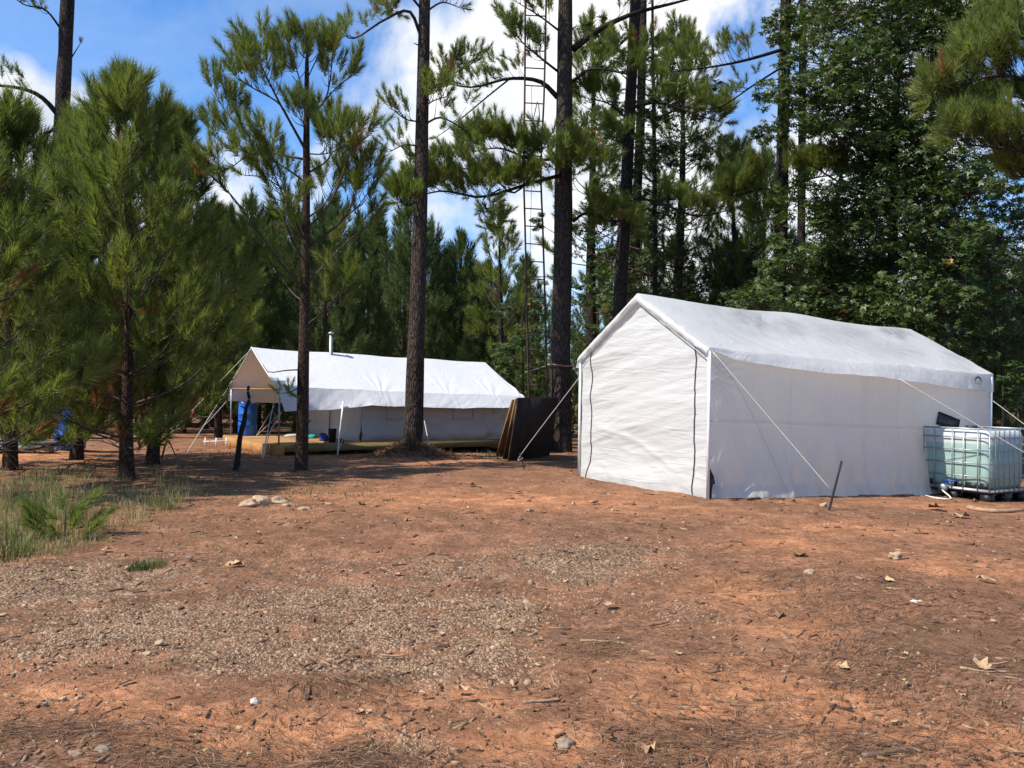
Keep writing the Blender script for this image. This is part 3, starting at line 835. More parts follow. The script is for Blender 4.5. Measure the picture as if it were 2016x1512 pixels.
# roof edge band wrapping the front rafters
u = np.linspace(-1, 1, 90); k = np.linspace(0, 1, 8)
U, K = np.meshgrid(u, k, indexing='ij')
wid = 0.115 + 0.02 * vnoise(U * 9, K, seed=75)
wE = TW / 2 + U * (TW / 2 + 0.035)
zE = TP + 0.02 - (TP - TH) * np.abs(U)
ang = K * math.pi * 0.62
sE = -0.05 - 0.03 * np.sin(ang * 1.6) + 0.012 * fbm(U * 14, K * 2, seed=76, oct=3)
zz = zE - wid * K - 0.004
g = Geo(); g.grid(L1(sE, wE, zz), 0.0)
g.build('roof_trim', M['tarp'], tent, TO, smooth=True, tint=True)
g = Geo()
for sd in (-1, 1):
    u = np.linspace(0, 1, 30)
    w2 = TW / 2 + sd * u * (TW / 2 - 0.02); z2 = TP - 0.10 - (TP - TH) * u
    g.tube(L1(-0.055 - front_off(w2, z2) * 0.3, w2, z2), 0.007, 5)
g.build('edge_cord', M['galv'], tent, TO)
# zippers
for w0, dw in ((0.27, 0.02), (2.74, -0.10)):
    z2 = np.linspace(0.02, TH + 0.12 if w0 < 1 else TH + 0.16, 70)
    ww = w0 + 0.012 * np.sin(z2 * 9 + w0) + (0.10 * (1 - sst(0, 0.5, z2)) if w0 > 1 else 0) + dw * 0.3 * vnoise(z2 * 2, 0 * z2, seed=77)
    off = front_off(ww, z2) + 0.010
    a = L1(-off, ww - 0.009, z2); b_ = L1(-off, ww + 0.009, z2)
    g = Geo(); g.grid(np.stack([a, L1(-off - 0.006, ww, z2), b_], 1))
    zo = g.build('zipper', M['zipper'], tent, TO)
    zo['label'] = 'black zipper running down the front sheet'
# side walls
def side_wall(w0, sgn, name, detail=True):
    s1 = np.linspace(0.0, TL, 200); z1 = np.linspace(0, TH, 80)
    S2, Z2 = np.meshgrid(s1, z1, indexing='ij')
    o = -0.05 * rib(S2) * np.sin(math.pi * Z2 / TH) 
    low = 1 - sst(0.1, 1.1, Z2)
    o = o + 0.034 * fbm(S2 * 2.3 + .5 * Z2, Z2 * 0.6, seed=81, oct=4)
    o = o + 0.075 * np.abs(fbm(S2 * 2.6 - Z2 * 0.9, Z2 * 0.45, seed=82, oct=4)) * low
    for sp_ in (1.35, 2.45, 3.12, 4.7):
        o = o + 0.045 * np.exp(-((S2 - sp_ - 0.10 * np.sin(Z2 * 2 + sp_)) / 0.05) ** 2) * (0.35 + 0.65 * low)
    o = o + 0.016 * np.exp(-((Z2 - 1.03) / 0.012) ** 2)
    fan = (S2 - 0.02); 
    o = o + 0.018 * np.sin(np.arctan2(TH - 0.35 - Z2, fan + .05) * 26) * np.exp(-((S2 - 0.25) / 0.3) ** 2) * np.exp(-((Z2 - 1.7) / 0.3) ** 2)
    o = o + 0.06 * (1 - sst(0.0, 0.2, Z2)) * (0.8 + 0.3 * vnoise(S2 * 1.7, 0 * S2, seed=83))
    if detail: WALL['o'] = o
    # slack slit at the foot of the near corner
    s_off = 0.10 * np.exp(-((Z2 - 0.24) / 0.13) ** 2) * np.exp(-(S2 / 0.25) ** 2) if detail else 0
    z_b = Z2 + (0.010 * vnoise(S2 * 2, 0 * S2, seed=84)) * (1 - sst(0, .2, Z2))
    tn = 0.5 * np.exp(-((Z2 - 0.30 - 0.1 * vnoise(S2 * 1.5, 0 * S2, seed=85)) / 0.22) ** 2) * (0.5 + 0.5 * vnoise(S2 * .8, Z2, seed=86)) if detail else 0 * S2
    g = Geo(); g.grid(L1(S2 + s_off, w0 + sgn * o, z_b), tn.clip(0, 1).ravel())
    return g.build(name, M['tarp_side'], tent, TO, smooth=True, tint=True)
WALL = {}
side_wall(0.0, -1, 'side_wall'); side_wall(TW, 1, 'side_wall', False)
# stitched seams of the visible side wall
def wall_at(s_, z_):
    i = np.clip((s_ / TL * 199).astype(int), 0, 199); j = np.clip((z_ / TH * 79).astype(int), 0, 79)
    return -(WALL['o'][i, j] + 0.012)
sx_ = np.linspace(0.1, TL - .1, 90); zx = 1.03 + 0.012 * np.sin(sx_ * 1.7)
g = Geo(); g.grid(np.stack([L1(sx_, wall_at(sx_, zx), zx - .009), L1(sx_, wall_at(sx_, zx), zx + .009)], 1), 0.12); g.build('seam', M['tarp_side'], tent, TO, tint=True)
for s9 in (1.55, 3.9):
    zx = np.linspace(.1, TH - .2, 40); sx_ = s9 + .02 * np.sin(zx * 3)
    g = Geo(); g.grid(np.stack([L1(sx_ - .008, wall_at(sx_, zx), zx), L1(sx_ + .008, wall_at(sx_, zx), zx)], 1), 0.1); g.build('seam', M['tarp_side'], tent, TO, tint=True)
# frame
for s0 in (0.0, TL / 2, TL):
    for w0 in (0, TW):
        g = Geo(); out_ = -0.028 if w0 == 0 else 0.028
        if s0 == 0.0:
            pp = L1(np.array([-0.03, -0.03]), np.array([w0 + out_ * (1 if w0 == 0 else .3)] * 2), np.array([-0.02, TH - 0.02]))
        else:
            pp = L1(np.array([s0, s0]), np.array([w0 - out_ * 3.2] * 2) if s0 < TL else np.array([w0 + out_] * 2), np.array([-0.02, TH - 0.02]))
        g.tube(pp, 0.022, 10); g.build('pole', M['white_metal'], tent, TO, smooth=False)
    for sd in (0, 1):
        u = np.array([0, 1.0]); g = Geo()
        g.tube(L1(np.array([s0, s0]) + (0.02 if s0 == 0 else -0.02), (TW / 2) * (1 - u) + (0.03 if sd == 0 else TW - 0.03) * u, (TP - 0.05) * (1 - u) + (TH - 0.05) * u), 0.02, 8)
        g.build('rafter', M['white_metal'], tent, TO)
g = Geo()
for zt in (0.55, 1.03, 1.55):
    g.tube(L1(np.array([-0.06, 0.02]), np.array([0.05, -0.055]), np.array([zt + 0.01, zt - 0.01])), 0.006, 5)
g.build('tie_cord', M['rope'], tent, TO)
# emblem on the far end of the valance: a dark arch over a pale bar
def on_val(s, dz):  # point on the right valance
    return L1(s, -(0.035 + np.interp(s, [5.2, 6.2], [0.10, 0.02]) * .5 + 0.02), TH - dz)
cS, cz = 5.78, 0.12
a = np.linspace(0, math.pi, 12)
g = Geo()
inner = np.stack([on_val(cS - 0.105 * np.cos(a), cz - 0.085 * np.sin(a)), on_val(cS - 0.075 * np.cos(a), cz - 0.055 * np.sin(a))], 1)
g.grid(inner + np.array([0.004, -0.02, 0])); em = g.build('emblem', M['logo'], tent, TO); em['label'] = 'small dark arch emblem printed on the valance'
g = Geo()
q = np.stack([on_val(np.array([cS - .11, cS + .11]), cz + .02), on_val(np.array([cS - .11, cS + .11]), cz + .055)], 1)
g.grid(q + np.array([0.004, -0.022, 0])); g.build('emblem_bar', M['logo_tan'], em, TO)

def stake(p_top, p_bot, r, mat, label, group=None, name='tent_stake'):
    g = Geo(); v = bez([p_bot - 0.06 * UP, p_bot, p_top], 8)
    g.tube(v, np.linspace(r, r * 0.95, 8), 8)
    o = g.build(name, M[mat], None, p_bot); return tag(o, label, 'stake', group)
def rope(parent, loc, pts, r=0.007, n=16, mat='rope', name='guy_rope', sag=0.0):
    p = bez(pts, n)
    if sag: p[:, 2] -= sag * np.sin(np.linspace(0, math.pi, n))
    g = Geo(); g.tube(p, r * .72, 6); return g.build(name, M[mat], parent, loc)
st_b = G(1632, 1006); st_t = P(1657, 908, st_b[1] + 0.05)
stake(st_t, st_b, 0.014, 'zipper', 'black steel rod stuck in the ground before the white tent side')
rope(tent, TO, [L1(0.0, -0.06, TH - 0.03), st_b + (st_t - st_b) * 0.36], 0.0075)
rope(tent, TO, [L1(0.0, -0.06, TH - 0.05), L1(0.55, -.08, 1.35), L1(1.35, -0.12, 0.08)], 0.004)
gr = G(2215, 1008)
rope(tent, TO, [L1(3.6, -0.22, TH - 0.20), gr], 0.0085)
rope(tent, TO, [L1(TL, -0.06, TH - 0.42), P(2060, 868, 13.2)], 0.007)
lst_t, lst_b = G(1026, 899), G(1032, 925)
lp = P(1024, 892, lst_b[1])
stake(lp, lst_b, 0.012, 'steel_dark', 'thin dark stake in the dirt left of the white tent, rope tied on')
rope(tent, TO, [L1(0.0, TW + 0.06, TH - 0.30), lp + np.array([0.02, 0, -0.02]), lp + np.array([0.05, -0.02, -0.09])], 0.008)

# ------------------------------------------------------------------ water tank (caged tote)
tdep = 11.75
tb = G(1948, 988)
tk = P(1948, 980, tb[1]); tk[2] = tb[2] - .02
KD = np.array([math.cos(TYAW), math.sin(TYAW), 0]); KN = np.array([-math.sin(TYAW), math.cos(TYAW), 0])
ibc = thing('water_tote', tk, 'caged plastic water tote of pale green water, beside the white tent', 'water tank')
def LK(a, b, z): return tk + np.multiply.outer(a, KD) + np.multiply.outer(b, KN) + np.multiply.outer(z, UP)
AX = np.array([KD, KN, UP])
KA, KB, KZ = 1.0, 1.2, 1.06
# pallet: deck and feet
g = Geo(); g.box(LK(KA / 2, KB / 2, 0.145), (KA - .02, KB - .02, 0.05), AX); g.build('pallet_deck', M['black_plastic'], ibc, tk)
for a in (0.08, KA / 2, KA - 0.08):
    for b_ in (0.08, KB / 2, KB - 0.08):
        g = Geo(); g.box(LK(a, b_, 0.055), (0.14, 0.14, 0.13), AX); g.build('pallet_foot', M['black_plastic'], ibc, tk)
for a in (0.08, KA / 2, KA - 0.08):
    g = Geo(); g.box(LK(a, KB / 2, 0.0), (0.12, KB - .04, 0.03), AX); g.build('pallet_runner', M['black_plastic'], ibc, tk)
# tank: superellipse sections
prof = [(0.17, .80), (0.19, .90), (0.25, .945), (0.40, .955), (0.62, .955), (0.66, .945), (0.70, .955), (0.98, .955), (1.045, .93), (1.075, .84), (1.085, .5), (1.085, .02)]
nn = 56
rows = []
for z, kx in prof:
    th = np.linspace(0, 2 * math.pi, nn, endpoint=False)
    ex = 0.20
    ca = np.sign(np.cos(th)) * np.abs(np.cos(th)) ** ex; sa = np.sign(np.sin(th)) * np.abs(np.sin(th)) ** ex
    a = KA / 2 + ca * (KA / 2) * kx; b_ = KB / 2 + sa * (KB / 2) * kx
    if z < 0.4:  # valve recess on the face that looks left
        dn = np.exp(-((b_ - KB * 0.42) / 0.16) ** 2) * np.exp(-((z - 0.2) / 0.14) ** 2) * (ca < 0)
        a = a + 0.07 * dn
    rows.append(LK(a, b_, np.full(nn, z)))
v = np.array(rows); v = np.concatenate([v, v[:, :1]], 1)
g = Geo(); g.grid(v); g.build('tank', M['tank'], ibc, tk, smooth=True)
g = Geo(); g.tube(np.array([LK(.5, .6, 1.085), LK(.5, .6, 1.13)]), 0.085, 18); g.build('lid', M['black_plastic'], ibc, tk)
# cage bars
def bar(pts, r=0.010):
    g = Geo(); g.tube(np.array(pts), r, 7); g.build('cage_bar', M['galv'], ibc, tk)
e = 0.012
for z in (0.185, 0.375, 0.575, 0.775, 0.965):
    for p_, q_ in (((-e, -e), (KA + e, -e)), ((KA + e, -e), (KA + e, KB + e)), ((KA + e, KB + e), (-e, KB + e)), ((-e, KB + e), (-e, -e))):
        bar([LK(p_[0], p_[1], z), LK(q_[0], q_[1], z)], 0.009)
for p_, q_ in (((-e, -e), (KA + e, -e)), ((KA + e, -e), (KA + e, KB + e)), ((KA + e, KB + e), (-e, KB + e)), ((-e, KB + e), (-e, -e))):
    bar([LK(p_[0], p_[1], 1.10), LK(q_[0], q_[1], 1.10)], 0.014)
    g = Geo(); c = (LK(p_[0], p_[1], 0.165) + LK(q_[0], q_[1], 0.165)) / 2
    ln = np.linalg.norm(LK(p_[0], p_[1], 0) - LK(q_[0], q_[1], 0))
    ax = AX if abs(p_[1] - q_[1]) < 0.01 else np.array([KN, -KD, UP])
    g.box(c, (ln + .02, 0.02, 0.032), ax); g.build('base_rail', M['galv'], ibc, tk)
for b_ in (-e, 0.17, 0.40, 0.58, 0.88, 1.06, KB + e):
    bar([LK(-e - .012, b_, 0.15), LK(-e - .012, b_, 1.10)]); bar([LK(KA + e + .012, b_, 0.15), LK(KA + e + .012, b_, 1.10)])
for a in (0.10, 0.20, 0.33, 0.47, 0.60, 0.73, 0.88, KA + e):
    bar([LK(a, -e - .012, 0.15), LK(a, -e - .012, 1.10)]); bar([LK(a, KB + e + .012, 0.15), LK(a, KB + e + .012, 1.10)])
# black lower shroud panels between the rails
for b0, b1 in ((0.02, 0.155), (0.185, 0.385), (0.415, 0.565), (0.90, 1.045), (1.075, 1.19)):
    g = Geo(); g.box(LK(0.004, (b0 + b1) / 2, 0.235), (0.008, b1 - b0, 0.095), AX); g.build('black_panel', M['black_plastic'], ibc, tk)
# valve with silver cap and blue handle
g = Geo(); vb = 0.66
g.tube(np.array([LK(0.06, vb, 0.19), LK(-0.10, vb, 0.17)]), 0.035, 14); g.tube(np.array([LK(-0.10, vb, 0.17), LK(-0.145, vb, 0.155)]), [0.068, 0.062], 18)
g.build('valve', M['galv'], ibc, tk, smooth=False)
g = Geo(); g.box(LK(-0.03, vb - 0.05, 0.275), (0.05, 0.2, 0.022), AX); g.box(LK(-0.03, vb, 0.235), (0.03, 0.03, 0.08), AX); g.build('valve_handle', M['blue_valve'], ibc, tk)
# hose lying on the ground
hp = [LK(-0.14, vb, 0.13)]
for px, py in ((1872, 984), (1845, 983), (1815, 976), (1800, 969), (1825, 964), (1838, 973), (1806, 977), (1790, 972), (1765, 966)):
    q = G(px, py); hp.append(q + np.array([0, 0, 0.018]))
g = Geo(); g.tube(bez(hp, 70), 0.013, 7)
tag(g.build('garden_hose', M['hose'], None, hp[3]), 'white hose coiled on the dirt at the tote valve', 'hose')
# dark panel propped on the tank top against the tent
pc = LK(0.34, KB - .20, 1.115)
pn = thing('dark_panel', pc, 'flat black framed panel tilted on top of the water tote', 'panel')
tv = UP * 0.9 + KD * 0.35 + KN * .05; tv /= np.linalg.norm(tv)
hv = KD * 0.95 - KN * 0.3; hv -= tv * hv.dot(tv); hv /= np.linalg.norm(hv); nv = np.cross(hv, tv)
g = Geo(); g.box(pc + tv * 0.10 + hv * .10, (0.38, 0.20, 0.02), np.array([hv, tv, nv])); g.build('panel_face', M['solar'], pn, pc)
g = Geo()
for a, b_, l, ax in ((0, .10, .40, 0), (0, -.10, .40, 0), (.19, 0, .20, 1), (-.19, 0, .20, 1)):
    g.box(pc + tv * (0.10 + b_) + hv * (.10 + a), (l, 0.014, 0.028) if ax == 0 else (0.014, l, 0.028), np.array([hv, tv, nv]))
g.build('panel_frame', M['black_plastic'], pn, pc)

# ------------------------------------------------------------------ left tent: wall tent on a deck under a fly sheet
LO = np.array([-4.955, 17.117, 0.328]); LY = 0.581
LD = np.array([math.cos(LY), math.sin(LY), 0]); LN = np.array([-math.sin(LY), math.cos(LY), 0])
def L2(s, w, z): return LO + np.multiply.outer(s, LD) + np.multiply.outer(w, LN) + np.multiply.outer(z, UP)
LAX = np.array([LD, LN, UP])
DL, DW = 6.35, 3.81
deck_b = LO.copy(); deck_b[2] = T(LO[0], LO[1])
deck = thing('timber_deck', deck_b, 'low wooden deck carrying the canvas wall tent', 'deck')
nb = 27; bw = DW / nb
for i in range(nb):
    g = Geo(); g.box(L2(DL / 2, (i + .5) * bw, -0.0175), (DL, bw - 0.006, 0.035), LAX); g.build('deck_board', M['plank'], deck, deck_b)
for w0, nm in ((-0.022, 0), (DW + 0.022, 0)):
    g = Geo(); g.box(L2(DL / 2, w0, -0.085), (DL, 0.038, 0.14), LAX); g.build('rim_joist', M['joist'], deck, deck_b)
g = Geo(); g.box(L2(DL + 0.02, DW / 2, -0.09), (0.038, DW, 0.14), LAX); g.build('rim_joist', M['joist'], deck, deck_b)
for k in range(3):          # plywood skirting at the left end
    w0, w1 = k * DW / 3 - 0.04, (k + 1) * DW / 3 - 0.05
    g = Geo(); g.box(L2(-0.02, (w0 + w1) / 2, -0.155), (0.018, w1 - w0, 0.30), LAX); g.build('skirt_panel', M['plywood_new'], deck, deck_b)
g = Geo(); g.box(L2(0.13, -0.055, -0.16), (0.28, 0.016, 0.29), LAX); g.build('skirt_panel', M['plywood_new'], deck, deck_b)
for s0 in (1.3, 2.6, 3.9, 5.2, 6.2):
    for w0 in (0.1, DW - 0.1):
        q = L2(s0, w0, 0); zb = T(q[0], q[1]) - 0.05
        g = Geo(); g.box(np.array([q[0], q[1], (zb + LO[2] - .16) / 2]), (0.18, 0.18, LO[2] - .16 - zb), LAX); g.build('footing_block', M['charred'], deck, deck_b)

wt_ = thing('wall_tent', LO, 'white canvas wall tent under a fly sheet, on the wooden deck', 'tent')
wt_.location = LO
S0 = 2.02
FC, FH, FHe, FHp, FS0, FL = DW / 2, 1.873, 1.205, 2.079, 0.119, 6.2
def fly_z(s, v):   # v -1..1 across
    return FHp - (FHp - FHe) * np.abs(v) - 0.023 * (s - FS0)
s1 = np.linspace(FS0, FS0 + FL, 190); v1 = np.linspace(-1, 1, 101)
S2, V2 = np.meshgrid(s1, v1, indexing='ij')
wr = 0.014 * fbm(S2 * .8, V2 * 1.5, seed=91, oct=3)
for c0, a0 in ((0.55, 1.0), (2.4, 1.2), (4.1, .8), (5.3, 1.1), (6.1, 1.3)):   # tension folds fanning from the guy points
    an = np.arctan2(S2 - c0, 1.12 - np.abs(V2))
    rr = np.hypot(S2 - c0, (1.12 - np.abs(V2)) * 1.6)
    wr = wr + 0.016 * a0 * np.sin(an * 15 + c0 * 3) * np.exp(-(rr / 0.75) ** 2) * sst(0.05, .4, rr) * np.exp(-((an - .55) / .6) ** 2)
wr = wr - 0.03 * np.sin(math.pi * np.abs(V2)) - 0.015 * (1 - np.abs(V2)) * np.sin(math.pi * (S2 - FS0) / FL * 3) ** 2
g = Geo(); g.grid(L2(S2, FC + V2 * FH, fly_z(S2, V2) + wr), 0.0)
g.build('fly_sheet', M['fly'], wt_, LO, smooth=True, tint=True)
ez = {-1: (fly_z(S2, V2) + wr)[:, 0], 1: (fly_z(S2, V2) + wr)[:, -1]}
for sd in (-1, 1):
    u = np.linspace(0, 1, 24); Sx, Ux = np.meshgrid(s1, u, indexing='ij')
    drop = np.interp(Sx, [FS0, 1.2, 1.9, 2.1, 4.5, 5.6, 6.32], [0.52, 0.45, 0.37, 0.33, 0.33, 0.30, 0.16]) if sd < 0 else np.full_like(Sx, 0.38)
    outw = np.interp(Sx, [FS0, 1.5, 2.1, 5.5, 6.32], [0.12, 0.24, 0.32, 0.34, 0.16]) if sd < 0 else np.full_like(Sx, 0.1)
    ssx = Sx + (0.12 * Ux * np.exp(-((Sx - FS0) / .3) ** 2) if sd < 0 else 0)
    fo = 0.018 * fbm(Sx * 3.0 + Ux * 1.2, Ux * 0.8, seed=95, oct=3) * Ux
    ww = FC + sd * (FH + outw * Ux + fo)
    zz = ez[sd][:, None] * 1.0 - drop * Ux
    g = Geo(); g.grid(L2(ssx, ww, zz), 0.0)
    g.build('fly_flap', M['fly'], wt_, LO, smooth=True, tint=True)
# inner tent walls
sW = np.linspace(S0, 6.2, 130); zW = np.linspace(0, 1.06, 50)
S2, Z2 = np.meshgrid(sW, zW, indexing='ij')
o = 0.03 * np.abs(fbm(S2 * 1.2 + Z2 * 0.8, Z2 * 2.2 - S2 * .6, seed=97, oct=4)) * (1 - sst(0.3, 1.0, Z2)) * 1.6 + 0.012 * fbm(S2, Z2 * 2, seed=98, oct=3)
o = o + 0.05 * np.exp(-((Z2 - 0.16) / 0.1) ** 2) + 0.035 * np.sin((S2 - Z2 * .9) * 9) * sst(4.6, 5.4, S2) * (1 - sst(0.5, 1.0, Z2))
o = np.where(Z2 < 0.04, o * 0.3, o)
for w0, sg in ((0.10, -1), (DW - 0.10, 1)):
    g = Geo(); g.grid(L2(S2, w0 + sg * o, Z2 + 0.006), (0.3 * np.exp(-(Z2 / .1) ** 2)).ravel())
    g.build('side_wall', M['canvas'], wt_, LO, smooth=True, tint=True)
for s0 in (S0, 6.2):
    u = np.linspace(0.10, DW - 0.10, 60); tz = np.linspace(0, 1, 60)
    U, Tt = np.meshgrid(u, tz, indexing='ij')
    top = fly_z(s0, (U - FC) / FH) - 0.06
    Z = 0.006 + Tt * top
    o2 = 0.02 * fbm(U * 2.2, Z * .8, seed=99, oct=3) + 0.03 * np.exp(-((Z - .1) / .12) ** 2)
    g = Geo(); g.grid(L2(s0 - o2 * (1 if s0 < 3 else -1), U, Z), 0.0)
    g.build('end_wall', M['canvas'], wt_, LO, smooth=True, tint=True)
g = Geo(); zz = np.linspace(0.03, 1.7, 20); uu = FC + 0.012 * np.sin(zz * 8)
g.tube(L2(np.full(20, S0 - 0.035), uu, zz), 0.012, 5); g.build('door_seam', M['charred'], wt_, LO)
for s0 in (2.9, 4.6, 5.75):     # rolled window flaps stitched on the wall
    for a0, a1, b0, b1 in ((s0 - .28, s0 + .28, .50, .515), (s0 - .28, s0 - .265, .5, .95), (s0 + .265, s0 + .28, .5, .95)):
        g = Geo(); g.box(L2((a0 + a1) / 2, 0.10 - 0.022, (b0 + b1) / 2), (a1 - a0, 0.018, b1 - b0), LAX); g.build('flap_hem', M['canvas'], wt_, LO)
# poles of the porch and ridge
for w0 in (0.02, DW - 0.02):
    g = Geo(); g.tube(L2(np.array([FS0 + .05] * 2), np.array([w0] * 2), np.array([0, FHe - 0.02])), 0.018, 8); g.build('porch_pole', M['galv'], wt_, LO)
g = Geo(); g.tube(L2(np.array([FS0 + .05] * 2), np.array([0.0, DW]), np.array([FHe - .06, FHe - .06])), 0.018, 8); g.build('cross_pole', M['plank'], wt_, LO)
g = Geo(); g.tube(L2(np.array([FS0, FS0 + FL]), np.array([FC, FC]), np.array([FHp - .06, FHp - .06 - 0.023 * FL])), 0.02, 8); g.build('ridge_pole', M['galv'], wt_, LO)
# edge rope along the left rake
for sd in (-1, 1):
    u = np.linspace(0, 1, 20); g = Geo()
    g.tube(L2(np.full(20, FS0 - .01), FC + sd * u * FH, fly_z(FS0, u) + 0.005 - 0.03 * np.sin(math.pi * u)), 0.018, 6); g.build('rake_hem', M['fly'], wt_, LO)
# stovepipe
sp_b = P(652, 700, 19.7); sp_t = P(652, 657, 19.7)
spo = thing('stove_pipe', sp_b, 'galvanised stove pipe with a cap rising behind the fly sheet', 'stove pipe')
g = Geo(); g.tube(np.array([sp_b - 0.9 * UP, sp_t - 0.03 * UP]), 0.043, 14); g.build('pipe', M['galv'], spo, sp_b, smooth=False)
g = Geo(); g.tube(np.array([sp_t, sp_t + 0.025 * UP, sp_t + .05 * UP]), [0.075, 0.068, 0.02], 14); g.tube(np.array([sp_t - .04 * UP, sp_t + 0.01 * UP]), 0.025, 8); g.build('rain_cap', M['galv'], spo, sp_b)
# side posts and guy ropes of the fly
def gp(s, sd, dz=0.0):   # point on the fly hem
    dr = np.interp(s, [FS0, 1.2, 1.9, 2.1, 4.5, 5.6, 6.32], [0.52, 0.45, 0.37, 0.33, 0.33, 0.30, 0.16])
    return L2(s, FC + sd * (FH + 0.3), fly_z(s, 1.0) - dr + dz)
q = G(664, 897)
g = Geo(); g.tube(np.array([q - .03 * UP, P(676, 790, q[1] + .15)]), 0.018, 8); g.build('fly_pole', M['white_metal'], wt_, LO)
a_ = P(705, 793, 18.35)
rope(wt_, LO, [a_, P(676, 862, 17.8), q + .05 * UP], 0.012)
q = G(848, 893); rope(wt_, LO, [P(829, 795, 19.6), q], 0.014); rope(wt_, LO, [P(829, 812, 19.6), P(843, 862, 19.3), q], 0.010)
q = G(972, 880); rope(wt_, LO, [P(937, 796, 20.2), P(966, 852, 19.9)], 0.012); rope(wt_, LO, [P(945, 796, 20.2), P(966, 850, 19.9), q + np.array([0, 0, .03])], 0.012)
q = G(516, 903); rope(wt_, LO, [P(543, 775, 17.0), P(530, 835, 16.8), q], 0.014); rope(wt_, LO, [P(554, 812, 17.0), P(532, 850, 16.9), q + np.array([.02, 0, .02])], 0.012)
rope(wt_, LO, [P(554, 812, 17.0), P(505, 858, 18.2)], 0.010); rope(wt_, LO, [P(540, 800, 17.3), P(505, 857, 18.2)], 0.010)
ql = G(330, 858 + 20); rope(wt_, LO, [P(496, 686, 18.7), P(355, 833, 18.9), P(318, 872, 19.0)], 0.013)
rope(wt_, LO, [P(449, 764, 20.2), P(405, 832, 20.0), G(369, 890)], 0.014); rope(wt_, LO, [P(446, 790, 20.2), P(415, 825, 20.0), P(404, 836, 20.0)], 0.010)
for i, (x, y, h) in enumerate(((428, 757, 14), (406, 780, 18), (380, 808, 10))):
    g = Geo(); c = P(x, y, 18.78); c2 = P(x, y + h, 18.78)
    g.box((c + c2) / 2, (0.045, 0.012, c[2] - c2[2])); 
    tag(g.build('flag_tape', M['red_tape'], None, c2), ('red flag tape nearest the fly ridge on the guy rope', 'longest red flag tape, midway down the guy rope', 'short red flag tape lowest on the guy rope')[i], 'flag tape', 'red tapes on the long guy rope')

# drums
def drum(base, label, h=0.90, r=0.29):
    o = thing('plastic_drum', base, label, 'drum', 'blue plastic drums')
    zs = [0, .01, .03, .10, .28, .29, .31, .32, .58, .59, .61, .62, .80, .86, .88, .90]
    rs = [.90, .96, .985, 1, 1, 1.03, 1.03, 1, 1, 1.03, 1.03, 1, 1, .97, .97, .93]
    g = Geo(); g.tube(np.array([base + UP * z * h / .9 for z in zs]), np.array(rs) * r, 28); g.build('drum_body', M['blue_plastic'], o, base, smooth=True)
    g = Geo(); a = np.linspace(0, 2 * math.pi, 25); ring = np.stack([base[0] + np.cos(a) * r * .94, base[1] + np.sin(a) * r * .94, np.full(25, base[2] + h * .985)], -1); g.tube(ring, 0.014, 6, cap=False); g.build('drum_rim', M['blue_plastic'], o, base)
    for sx_ in (-.13, .13):
        g = Geo(); g.tube(np.array([base + [sx_, 0, h - .005], base + [sx_, 0, h + .02]]), 0.03, 10); g.build('bung', M['white_metal'], o, base)
    return o
dp = PZ(472, 861, LO[2]); dl = dp - LO; s_, w_ = dl @ LD, min(dl @ LN, DW - .35)
drum(L2(.50, DW - .30, 0.0), 'blue plastic drum standing on the wooden deck under the fly', .80, .225)
q = G(138, 884); drum(q, 'blue plastic drum on the ground behind the dense pines at far left')

# deck clutter
q = PZ(654, 871, LO[2])
o = thing('bucket', q, 'tall dark bin standing on the deck by the tent door', 'bucket')
g = Geo(); g.tube(np.array([q, q + .28 * UP, q + .30 * UP]), [0.075, .092, .095], 14); g.build('bucket_body', M['charred'], o, q, smooth=False)
def lump(name, base, r, mat, label, cat, seed, squash=.6, group=None):
    n, k = 12, 16
    th = np.linspace(0, math.pi, n); ph = np.linspace(0, 2 * math.pi, k + 1)
    A, B = np.meshgrid(th, ph, indexing='ij')
    x, y, z = np.sin(A) * np.cos(B), np.sin(A) * np.sin(B), np.cos(A)
    d = 1 + (0.28 * fbm(x * 1.6 + seed, y * 1.6, z * 1.6, seed=seed, oct=3) if cat != 'stone' else 0.42 * fbm(x * 1.3 + seed, y * 1.3, z * 1.3, seed=seed, oct=4, gain=.6) - .18 * np.abs(x * y))
    d = np.maximum(d, .35)
    rr = np.array(r) if hasattr(r, '__len__') else np.array([r, r, r * squash])
    v = np.stack([x * d * rr[0], y * d * rr[1], np.maximum(z * d * rr[2], -rr[2] * .55) + rr[2] * .5], -1) + base
    g = Geo(); g.grid(v)
    return tag(g.build(name, M[mat], None, base, smooth=cat != 'stone'), label, cat, group)
q = PZ(637, 868, LO[2]); lump('stuff_sack', q, (.105, .10, .12), 'blue_bag', 'round navy blue sack on the deck beside the dark bin', 'bag', 5)
q = PZ(612, 863, LO[2]); lump('cloth_bundle', q, (.12, .10, .06), 'teal', 'crumpled teal cloth on the deck by the tent door', 'cloth', 8)
q = PZ(577, 860, LO[2]); lump('folded_sheet', q, (.22, .12, .05), 'canvas', 'pale folded sheet lying on the deck at the tent corner', 'cloth', 11)
q = PZ(672, 872, LO[2]); lump('boot', q, (.05, .08, .07), 'charred', 'dark boot on the deck right of the dark bin', 'boot', 14)

q = L1(.10, .05, 0.0); lump('slit_darkener', q, (.10, .07, .24), 'black_plastic', 'black lump added inside the white tent front corner to darken the slit', 'bag', 17)  # added black filler, makes the open slit read as dark interior
